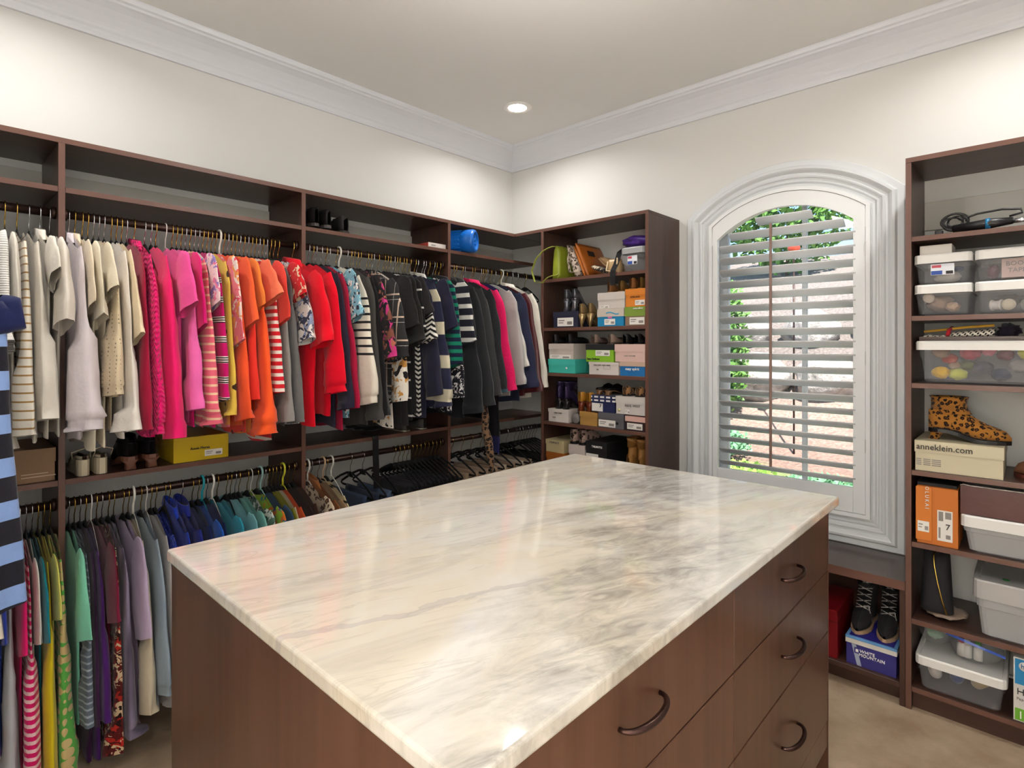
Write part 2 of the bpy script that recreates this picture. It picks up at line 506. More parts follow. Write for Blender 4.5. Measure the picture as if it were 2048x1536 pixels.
# ================================================================== built-in shelving on the left wall
SD, PT, TOPZ = .350, .019, 2.121
run = thing('closet_shelving', 'long dark wood hanging unit with two rods along the left wall', 'shelving')
DIVY = [-3.385, -2.636, -1.767, -.8985, -.0105]
box('top_panel', (.001, -3.395, TOPZ - PT), (SD, -.001, TOPZ), WOOD_H, run, .001, 1)
for yc in DIVY[:-1]:
    box('divider', (.001, yc - PT / 2, .0), (SD, yc + PT / 2, TOPZ - PT), WOOD_V, run, .001, 1)
    box('edge_band', (SD, yc - PT / 2 + .0005, .002), (SD + .0012, yc + PT / 2 - .0005, TOPZ - PT), EDGE, run)
box('edge_band', (SD, -3.39, TOPZ - PT + .0005), (SD + .0012, -.352, TOPZ - .0005), EDGE, run)
M_CLEAT = plain('cleat_paint', '#c6c3ba', .6)
M_ROD = plain('dark_bronze_rod', '#3a2823', .3, .6)
for i in range(4):
    y0, y1 = DIVY[i] + PT / 2, DIVY[i + 1] - PT / 2
    yb = y1 if i < 3 else -.002
    for zt in (1.953, .947):
        ye = yb if not (i == 3 and zt > 1.5) else -.16
        box('shelf', (.001, y0 + .0004, zt - PT), (SD - .002, ye - .0004, zt), WOOD_H, run, .001, 1)
        box('edge_band', (SD - .002, y0 + .001, zt - PT + .0005), (SD - .0008, min(ye, -.355) - .001, zt - .0005), EDGE, run)
    box('wall_cleat', (.001, y0 + .001, 1.9535), (.016, yb - .001, 2.016), M_CLEAT, run, .001, 1)
    box('wall_cleat', (.001, y0 + .001, 2.0175), (.016, yb - .001, 2.07), M_CLEAT, run, .001, 1)
    for zr in (1.868, .856):
        tube('rod', [(.30, y0 - .002, zr), (.30, yb + .001, zr)], .015, M_ROD, run, 14)
        for yy, s in ((y0, 1), (yb, -1)):
            tube('rod_cup', [(.30, yy, zr), (.30, yy + .012 * s, zr)], .022, M_ROD, run, 14)
# ================================================================== shoe tower on the back wall
tw = thing('shoe_tower', 'tall dark wood shoe tower in the corner left of the window', 'shelving')
TX0, TX1 = .571, 1.305
box('side_panel', (TX0, -SD, 0), (TX0 + PT, -.001, TOPZ - PT), WOOD_V, tw, .001, 1)
box('side_panel', (TX1 - PT, -SD, 0), (TX1, -.001, TOPZ - PT), WOOD_V, tw, .001, 1)
box('top_panel', (SD + .003, -SD, TOPZ - PT), (TX1, -.001, TOPZ), WOOD_X, tw, .001, 1)
for xa, xb in ((TX0, TX0 + PT), (TX1 - PT, TX1)): box('edge_band', (xa + .0005, -SD - .0012, .002), (xb - .0005, -SD, TOPZ - PT), EDGE, tw)
box('edge_band', (SD + .004, -SD - .0012, TOPZ - PT + .0005), (TX1 - .0005, -SD, TOPZ - .0005), EDGE, tw)
for zt in (1.808, 1.514, 1.242, .947, .655, .36, .09):
    box('shelf', (TX0 + PT + .0004, -SD + .002, zt - PT), (TX1 - PT - .0004, -.001, zt), WOOD_X, tw, .001, 1)
    box('edge_band', (TX0 + PT + .001, -SD + .0008, zt - PT + .0005), (TX1 - PT - .001, -SD + .002, zt - .0005), EDGE, tw)
# ================================================================== window bench
bn = thing('window_bench', 'low dark wood bench with an open cubby under the window', 'bench')
BX0, BX1, BZ = 1.3055, 2.4185, .4885
box('bench_top', (BX0, -SD, BZ - .036), (BX1, -.001, BZ), wood('bench_top_wood', '#3a2a26', '#4a3a35', .22, 0), bn, .001, 1)
box('edge_band', (BX0 + .001, -SD - .0012, BZ - .0355), (BX1 - .001, -SD, BZ - .0005), EDGE, bn)
box('side_panel', (BX1 - PT - .0005, -SD + .001, 0), (BX1, -.001, BZ - .0362), WOOD_V, bn, .001, 1)
box('side_panel', (BX0 + .0002, -SD + .001, 0), (BX0 + PT, -.001, BZ - .0362), WOOD_V, bn, .001, 1)
box('cubby_divider', (1.86, -SD + .02, .0905), (1.88, -.001, BZ - .0362), WOOD_V, bn, .001, 1)
box('cubby_floor', (BX0 + PT + .0005, -SD + .001, .07), (BX1 - PT - .001, -.001, .09), WOOD_X, bn, .001, 1)
box('back_panel', (1.8805, -.012, .0905), (BX1 - PT - .001, -.0015, BZ - .0365), WOOD_X, bn)
box('toe_kick', (BX0 + PT + .0005, -SD + .055, .0), (BX1 - PT - .001, -SD + .07, .0695), WOOD_X, bn)
# ================================================================== storage tower right of the window
rt = thing('storage_tower', 'tall dark wood storage tower of bins right of the window', 'shelving')
QX0, QX1 = 2.419, 3.384
box('side_panel', (QX0, -SD, 0), (QX0 + PT, -.001, TOPZ - PT + .014), WOOD_V, rt, .001, 1)
box('side_panel', (QX1 - PT, -SD, 0), (QX1, -.001, TOPZ - PT + .014), WOOD_V, rt, .001, 1)
box('top_panel', (QX0, -SD, TOPZ - PT + .0142), (QX1, -.001, TOPZ + .0142), WOOD_X, rt, .001, 1)
box('edge_band', (QX0 + .0005, -SD - .0012, .002), (QX0 + PT - .0005, -SD, TOPZ - .006), EDGE, rt)
box('edge_band', (QX0 + .0005, -SD - .0012, TOPZ - .0045), (QX1, -SD, TOPZ + .0138), EDGE, rt)
RZ = (1.828, 1.522, 1.263, .927, .65, .352, .09)
for zt in RZ:
    box('shelf', (QX0 + PT + .0004, -SD + .002, zt - PT), (QX1 - PT - .0004, -.001, zt), WOOD_X, rt, .001, 1)
    box('edge_band', (QX0 + PT + .001, -SD + .0008, zt - PT + .0005), (QX1 - PT - .001, -SD + .002, zt - .0005), EDGE, rt)
box('wall_cleat', (QX0 + PT + .001, -.016, 1.9), (QX1 - PT - .001, -.0012, 2.02), M_CLEAT, rt, .001, 1)
box('toe_kick', (QX0 + PT + .001, -SD + .03, 0), (QX1 - PT - .001, -SD + .045, .07), WOOD_X, rt)

# ================================================================== island
isl = thing('closet_island', 'dark wood island with flat drawers and curved pulls', 'island', (1.779, -1.7365, 0))
IX0, IX1, IY0, IY1 = 1.263 - 1.779, 2.272 - 1.779, -2.541 + 1.7365, -.932 + 1.7365
box('carcass', (IX0, IY0 + .001, .09), (IX1, IY1 - .001, .882), WOOD_I, isl)
box('plinth', (IX0 + .05, IY0 + .05, 0), (IX1 - .05, IY1 - .05, .0895), WOOD_I, isl)
box('end_panel', (IX0 - .001, IY0 - .018, 0), (IX1 + .019, IY0 + .0005, .882), WOOD_I, isl, .001, 1)
box('end_panel', (IX0 - .001, IY1 - .0005, 0), (IX1 + .019, IY1 + .004, .882), WOOD_I, isl, .001, 1)
M_PULL = plain('bronze_pull', '#4a3530', .28, .85)
def pull(parent, yc, zc):
    pts = []
    for i in range(17):
        a = PI * i / 16
        pts.append((IX1 + .017 + .034 * math.sin(a) ** .8, yc - .068 * math.cos(a), zc))
    rs = [.0042 + .0022 * math.sin(PI * i / 16) for i in range(17)]
    return tube('pull', pts, .006, M_PULL, parent, 10, rs)
for ya, yb in ((IY0 + .002, .0195 - .0015), (.0195 + .0015, IY1 - .002)):
    for za, zb in ((.669, .879), (.471, .665), (.178, .467)):
        d = box('drawer_front', (IX1 + .0005, ya, za), (IX1 + .018, yb, zb), WOOD_I, isl, .0012, 1)
        pull(d, (ya + yb) / 2, (za + zb) / 2 + .005)
    box('lower_rail', (IX1 + .0005, ya, .09), (IX1 + .016, yb, .174), WOOD_I, isl, .001, 1)

# marble worktop
t = NT('cream_grey_marble')
mp = t.mapping(rot=(0, 0, math.radians(-72)))
def wob(scale_l, scale_w, sc, loc, det=6, dist=.8):
    m_ = t.n('ShaderNodeMapping'); t.l(mp, m_.inputs[0]); m_.inputs['Scale'].default_value = (scale_l, scale_w, 1); m_.inputs['Location'].default_value = loc
    return t.noise(sc, det, m_.outputs[0], .62, dist)
warm = wob(.8, 1.8, .9, (0, 0, 0), 5, .6)
c0 = t.ramp(warm, [(.30, '#d0cdc8'), (.43, '#dbd6cd'), (.52, '#d8cebc'), (.60, '#ddd7cc'), (.75, '#d1cfca')])
st = t.ramp(wob(.7, 3.2, 1.6, (5, 2, 0), 7, 1.2), [(.52, 0.0), (.60, 1.0), (.66, .3), (.74, 0.0)])
c1 = t.mix(t.math('MULTIPLY', st, .20), c0, lin('#8f8885'))
fine = t.ramp(wob(1.0, 6, 2.4, (1, 8, 0), 8, 1.6), [(.54, 0.0), (.585, 1.0), (.61, 0.0)])
c1 = t.mix(t.math('MULTIPLY', fine, .20), c1, lin('#837b74'))
# the grey cloud across the window end
sx = t.xyz()
u = t.math('ADD', t.math('MULTIPLY', sx[0], .90), t.math('MULTIPLY', sx[1], .44))
band = t.math('SUBTRACT', 1.0, t.math('MULTIPLY', t.math('ABSOLUTE', t.math('SUBTRACT', u, .24)), 2.8))
cl = t.math('ADD', band, t.math('MULTIPLY', t.math('SUBTRACT', wob(1, 1.5, 2.6, (9, 4, 0), 9, 1.3), .5), 2.4))
cl = t.ramp(cl, [(.35, 0.0), (.70, .55), (1.0, 1.0)])
grain = t.ramp(wob(1.6, 4, 6, (2, 2, 3), 9, 1.2), [(.32, .15), (.62, 1.0)])
c2 = t.mix(t.math('MULTIPLY', t.math('MULTIPLY', cl, grain), .64), c1, lin('#6f6a64'))
# one long lilac vein with pale knots
dv = t.math('SUBTRACT', t.math('ADD', t.math('MULTIPLY', t.math('SUBTRACT', sx[0], .155), .94), t.math('MULTIPLY', t.math('ADD', sx[1], .61), -.342)), t.math('MULTIPLY', t.math('SUBTRACT', wob(1, 1, 5, (0, 3, 1), 4, .3), .5), .09))
al = t.math('ADD', t.math('MULTIPLY', t.math('SUBTRACT', sx[0], .155), .342), t.math('MULTIPLY', t.math('ADD', sx[1], .61), .94))
vein = t.math('MULTIPLY', t.math('LESS_THAN', t.math('ABSOLUTE', dv), .009), t.math('LESS_THAN', t.math('ABSOLUTE', al), .30))
c3 = t.mix(t.math('MULTIPLY', vein, .35), c2, lin('#aaa0a2'))
t.col(c3); t.set(Roughness=.07); t.b.inputs['Coat Weight'].default_value = .3; t.b.inputs['Coat Roughness'].default_value = .03
M_MARBLE = t.m
wt = box('marble_worktop', (-.539, -.8275, 0), (.539, .8275, .030), M_MARBLE, None, .006, 3)
wt.location = (1.779, -1.7365, .8825)
tag(wt, 'cream and grey veined marble slab on top of the island', 'worktop')

# ================================================================== ceiling lights
M_CANW = plain('can_trim_white', '#f2f0ea', .4)
def emis(name, c, s):
    t = NT(name); t.b.inputs['Emission Color'].default_value = (*c, 1); t.b.inputs['Emission Strength'].default_value = s
    t.col((.9, .9, .88)); return t.m
M_LAMP = emis('lit_lamp', (1.0, .93, .82), 22.0)
def can_light(x, y, where):
    o = thing('recessed_light', 'round white recessed ceiling light ' + where, 'ceiling light', (x, y, RH))
    lathe('trim_ring', [(.052, -.0005), (.084, -.0005), (.086, -.004), (.080, -.008), (.056, -.006), (.052, -.0005)], M_CANW, o, 32)
    lathe('lamp_lens', [(.0001, -.0045), (.054, -.0045), (.054, -.0015), (.0001, -.0015)], M_LAMP, o, 28)
    ld = bpy.data.lights.new('can_beam', 'AREA'); ld.shape = 'DISK'; ld.size = .10; ld.energy = CAN_W; ld.color = (1.0, .975, .945); ld.spread = math.radians(150)
    lo = bpy.data.objects.new('can_beam', ld); lo.location = (0, 0, -.012); link(lo, o)
can_light(.556, -.55, 'over the corner of the shelving')
can_light(2.80, -.55, 'in front of the storage tower')
can_light(.556, -2.80, 'over the near end of the hanging unit')
can_light(2.80, -2.80, 'near the added doorway')
fl = thing('added_bowl_light', 'added white glass fill light over the middle of the island, out of view', 'ceiling light', (1.779, -1.7365, RH))  # added above the frame to lift the room's overall light
lathe('canopy', [(.0001, 0), (.075, 0), (.08, -.012), (.07, -.03), (.012, -.034), (.012, -.12), (.0001, -.12)], M_CANW, fl, 28)
lathe('glass_bowl', [(.0001, -.255), (.06, -.25), (.12, -.23), (.15, -.20), (.155, -.17), (.15, -.165), (.14, -.19), (.0001, -.235)], emis('fill_bowl_glass', (1.0, .94, .85), 2.0), fl, 32)
ld = bpy.data.lights.new('bowl_fill', 'POINT'); ld.energy = BOWL_FILL_W; ld.shadow_soft_size = .16; ld.color = (1.0, .98, .955)
lo = bpy.data.objects.new('bowl_fill', ld); lo.location = (0, 0, -.38); link(lo, fl)
hg = thing('added_globe_light', 'added white globe fill light in the added hall beyond the doorway', 'ceiling light', (1.85, -4.3, 2.7))  # unseen lamp, added so the hall walls bounce fill through the doorway
lathe('stem', [(.0001, 0), (.06, 0), (.06, -.02), (.012, -.03), (.012, -.25), (.0001, -.25)], M_CANW, hg, 20)
lathe('globe', [(.0001, -.25), (.09, -.27), (.15, -.33), (.17, -.42), (.15, -.51), (.09, -.57), (.0001, -.59)], emis('fill_globe_glass', (1.0, .97, .93), 3.0), hg, 24)
ld = bpy.data.lights.new('globe_fill', 'POINT'); ld.energy = HALL_FILL_W; ld.shadow_soft_size = .18; ld.color = (1.0, .99, .975)
lo = bpy.data.objects.new('globe_fill', ld); lo.location = (0, 0, -.80); link(lo, hg)
# ================================================================== hangers
RODX = .30
M_GOLD = plain('gold_hook', '#d8b25a', .25, 1.0)
M_CHROME = plain('chrome_hook', '#d9dbe0', .2, 1.0)
M_VELVET = plain('black_velvet', '#121113', .9)
HK = {
    'gold': (M_GOLD, M_VELVET, .0017), 'silver': (M_CHROME, M_VELVET, .0017),
    'white': (plain('white_plastic', '#e8e4da', .4),) * 2 + (.0045,), 'wire': (plain('white_wire', '#e9e2dc', .4),) * 2 + (.0020,),
    'teal': (plain('teal_plastic', '#1f9aa5', .4),) * 2 + (.0045,), 'yellow': (plain('yellow_plastic', '#d6cf3a', .4),) * 2 + (.0045,),
    'aqua': (plain('aqua_plastic', '#a7d3cf', .4),) * 2 + (.0045,), 'tan': (plain('tan_plastic', '#d9b894', .4),) * 2 + (.0045,),
    'black': (M_CHROME, plain('black_plastic', '#0e0e10', .35), .0018),
}
def hook_path(R=.0195):
    p = [(0, 0, -.082), (0, 0, -.052), (.004, 0, -.040), (.012, 0, -.032), (R * .95, 0, -.016)]
    for i in range(11):
        a = math.radians(-20 + 22 * i); p.append((R * math.cos(a), 0, (.0172 if R < .02 else .0198) - R + R * math.sin(a)))
    return p
_hm = {}
def hanger_meshes(kind, full=False):
    if (kind, full) in _hm: return _hm[(kind, full)]
    hm, sm, r = HK[kind]
    v, f = tube_geo(hook_path(.0195 if r < .003 else .0225), r, 6)
    a = mesh_obj('tmp', v, f, hm, None, True)
    rr = .0065 if kind in ('gold', 'silver', 'black') else max(r, .0028)
    half = [(0, -.080), (.03, -.083), (.09, -.106), (.15, -.136), (.198, -.162), (.206, -.172), (.19, -.178), (.1, -.176), (0, -.175)]
    pts = [(x, 0, z) for x, z in half] + [(-x, 0, z) for x, z in half[-2::-1]]
    v, f = tube_geo(pts, rr, 6)
    v = [Vector((q.x * (1 if full else .6), q.y * .3, q.z)) for q in v]
    if kind in ('gold', 'silver', 'black'):      # flat neck plate where the hook enters
        b = len(v); s = .022
        v += [Vector((x, y, z)) for z in (-.074, -.100) for x, y in ((-s * (1.3 if z < -.09 else .5), -.002), (s * (1.3 if z < -.09 else .5), -.002), (s * (1.3 if z < -.09 else .5), .002), (-s * (1.3 if z < -.09 else .5), .002))]
        f += [(b, b + 1, b + 2, b + 3), (b + 4, b + 5, b + 1, b), (b + 5, b + 6, b + 2, b + 1), (b + 6, b + 7, b + 3, b + 2), (b + 7, b + 4, b, b + 3), (b + 7, b + 6, b + 5, b + 4)]
    s_ = mesh_obj('tmp', v, f, sm, None, True)
    _hm[(kind, full)] = (a.data, s_.data)
    for o in (a, s_): bpy.data.objects.remove(o)
    return _hm[(kind, full)]
HNAME = {'gold': 'gold hooked velvet hanger', 'silver': 'silver hooked velvet hanger', 'white': 'white plastic hanger',
         'wire': 'thin white wire hanger', 'teal': 'teal plastic hanger', 'yellow': 'yellow plastic hanger', 'aqua': 'pale aqua hanger',
         'tan': 'tan plastic hanger', 'black': 'black plastic hanger'}
def hanger(kind, y, zr, where, yaw=0.0, x=RODX, rz0=0.0, group=None, full=False):
    o = thing('clothes_hanger', HNAME[kind] + ' ' + where, 'hanger', (x, y, zr), rz0 + yaw, group or HNAME[kind] + 's ' + where)
    for nm, me in zip(('hook', 'shoulders'), hanger_meshes(kind, full)):
        q = bpy.data.objects.new(nm, me); link(q, o)
    return o
# ================================================================== garments
GK = {  # half width, body half-thickness, sleeve half-thickness, sleeve radius top/end, default sleeve type
    'tee': dict(W=.190, T=.014, S=.026, r0=.082, r1=.088, sl='short'),
    'top': dict(W=.185, T=.014, S=.024, r0=.075, r1=.060, sl='long'),
    'knit': dict(W=.195, T=.020, S=.034, r0=.085, r1=.058, sl='long'),
    'jacket': dict(W=.205, T=.026, S=.040, r0=.088, r1=.062, sl='long'),
    'tank': dict(W=.165, T=.014, S=0, r0=0, r1=0, sl=None),
}
def soft(v): return max(-1.0, min(1.0, v))
def garment(name, kind, y, zr, zb, zs, m, label, cat, group, seed, slab, collar=None, du=0.0, x=RODX, rz=0.0, cuff=None, msl=None):
    """slab(zone, w) -> how far the cloth may reach to either side along the rod before it meets its neighbours"""
    K = GK[kind]; rnd = random.Random(seed); W = K['W']
    o = thing(name, label, cat, (x, y, zr), rz, group)
    L = zr - zb; n, mr = 28, 15; NECK = -.078; SL = .47
    ph, ph2, fa = rnd.uniform(0, 6), rnd.uniform(0, 6), rnd.uniform(.25, .5)
    so = Vector((rnd.uniform(0, 50), rnd.uniform(0, 50), 0))
    def put(zone, w, q):
        a, b = slab(zone, w)
        return q * (b if q > 0 else a)
    rings = []
    for i in range(mr):
        s = i / (mr - 1); ring = []
        hw = W * (1.0 - .06 * math.sin(min(1, s * 1.6) * PI / 2) + .12 * s); ht = (.70 + .30 * min(1, s * 2))
        for j in range(n):
            a = 2 * PI * j / n
            c, q = math.cos(a), math.sin(a)
            u = hw * math.copysign(abs(c) ** .75, c); v = ht * (1 - fa * s) * math.copysign(abs(q) ** .8, q)
            v += fa * s * (.8 * math.sin(u / W * 5.5 + ph) + .3 * math.sin(u / W * 13 + ph2))
            top = NECK - SL * max(0, abs(u) - .05) * (1 - s) ** 1.2 - (.02 * (1 - (u / .07) ** 2) if abs(u) < .07 and s == 0 else 0)
            w = top * (1 - s) + s * (-L) + (.008 * math.sin(u / W * 4 + ph) if s == 1 else 0)
            k = noise.noise(Vector((u * 9, v * .2, w * 5)) + so) * min(1, s * 3)
            ring.append(Vector((u + k * .010, put('body', w, soft(v + .2 * k)), w)))
        rings.append(ring)
    v, f = loft(rings, True, False, False)
    mesh_obj('body', v, f, m, o, True)
    if K['sl']:
        for sg in (1, -1):
            bk = 1.0 if sg > 0 else .62
            q0 = Vector((W - .022, 0, NECK - SL * (W - .085) - .05))
            sl = 'short' if (K['sl'] == 'short' or (zs is not None and zr - zs < .42)) else 'long'
            if sg > 0 and zs is not None: end = max(.12, zr - zs)
            else: end = (.30 if sl == 'short' else min(.66, L))
            lx = (du + rnd.uniform(-.008, .008)) if sg > 0 else -.055
            if sl == 'short':
                pts = [q0 + Vector((0, 0, .03)), Vector((W + .012, 0, -.175)), Vector((W + .040 + lx * .6, 0, -.175 - (end - .175) * .45)), Vector((W + .062 + lx, 0, -end + .012)), Vector((W + .066 + lx, 0, -end))]
                ru = [K['r0'] * .55, K['r0'] * .95, K['r0'], K['r1'] * .98, K['r1']]; sv = [.6, .9, 1, 1, 1]
            else:
                e = end; fl = rnd.uniform(.060, .105) if sg > 0 else .02; D = e - .17
                k8 = [0, .10, .30, .55, .80, .93, .94, 1.0]
                pts = [q0 + Vector((0, 0, .03))] + [Vector((W - .004 + (fl + lx) * k, 0, -.17 - D * k)) for k in k8[1:]]
                r0, r1 = K['r0'], K['r1']
                ck = .86 if kind in ('knit',) else 1.0
                ru = [r0 * .50, r0 * .74, r0 * .80, r0 * .84, r0 * .88, r0 * .86, r0 * .86 * ck, r0 * .86 * ck]
                sv = [.5, .66, .80, .92, 1, 1, ck, ck]
            P, U, V_ = [], [], []
            for i in range(len(pts) - 1):
                st = 4 if (pts[i + 1] - pts[i]).length > .03 else 1
                for q in range(st):
                    t_ = q / st; P.append(pts[i].lerp(pts[i + 1], t_)); U.append(ru[i] + (ru[i + 1] - ru[i]) * t_); V_.append(sv[i] + (sv[i + 1] - sv[i]) * t_)
            P.append(pts[-1]); U.append(ru[-1]); V_.append(sv[-1])
            p1, p2 = rnd.uniform(0, 6), rnd.uniform(0, 6); ns = 18; R = []
            for i, p in enumerate(P):
                d = (P[min(i + 1, len(P) - 1)] - P[max(i - 1, 0)]).normalized()
                nx = Vector((-d.z, 0, d.x)); t_ = i / (len(P) - 1); ring = []
                for j in range(ns):
                    a = 2 * PI * j / ns
                    k = 1 + .10 * t_ * math.sin(3 * a + p1 + t_ * 2) + .05 * math.sin(t_ * 17 + p2 + a)
                    g = p + nx * (U[i] * bk * k * math.cos(a))
                    kn = noise.noise(g * 9 + so + Vector((0, math.sin(a), 0)))
                    q = soft(V_[i] * (.9 * math.sin(a) + .16 * t_ * math.sin(4 * a + p2 + 3 * t_)) + .22 * kn * t_)
                    ring.append(Vector(((g.x + kn * .008) * sg, put('sleeve' if (sg > 0 and g.x > .235) else 'both', g.z, q), g.z)))
                R.append(ring if sg > 0 else ring[::-1])
            v, f = loft(R, True, False, False)
            mesh_obj('sleeve', v, f, msl or m, o, True)
            if cuff and sg > 0:
                R2 = [[Vector((q.x, q.y * 1.02, q.z + .0)) + Vector((q.x - P[-1].x, 0, 0)) * .03 for q in rr] for rr in R[-3:]]
                v, f = loft(R2, True, False, False); mesh_obj('cuff', v, f, cuff, o, True)
    if collar is not None:
        R = []
        for h, gx, gy in ((-.115, .088, .8), (-.080, .068, .9), (-.060, .060, .9), (-.064, .072, 1.0), (-.098, .095, 1.0)):
            R.append([Vector((gx * math.cos(2 * PI * j / 18), put('body', h, gy * math.sin(2 * PI * j / 18)), h - .012 * math.cos(2 * PI * j / 18))) for j in range(18)])
        v, f = loft(R, True, False, False); mesh_obj('collar', v, f, collar or m, o, True)
    return o
def S_(c): return ('solid', [c])
_fi = [0]
def fab(spec):
    if isinstance(spec, str): spec = S_(spec)
    key = 'cloth_' + '_'.join(str(q) for q in spec).replace('#', '')[:55]
    return fabric(key, spec[0], spec[1], *(spec[2:]))
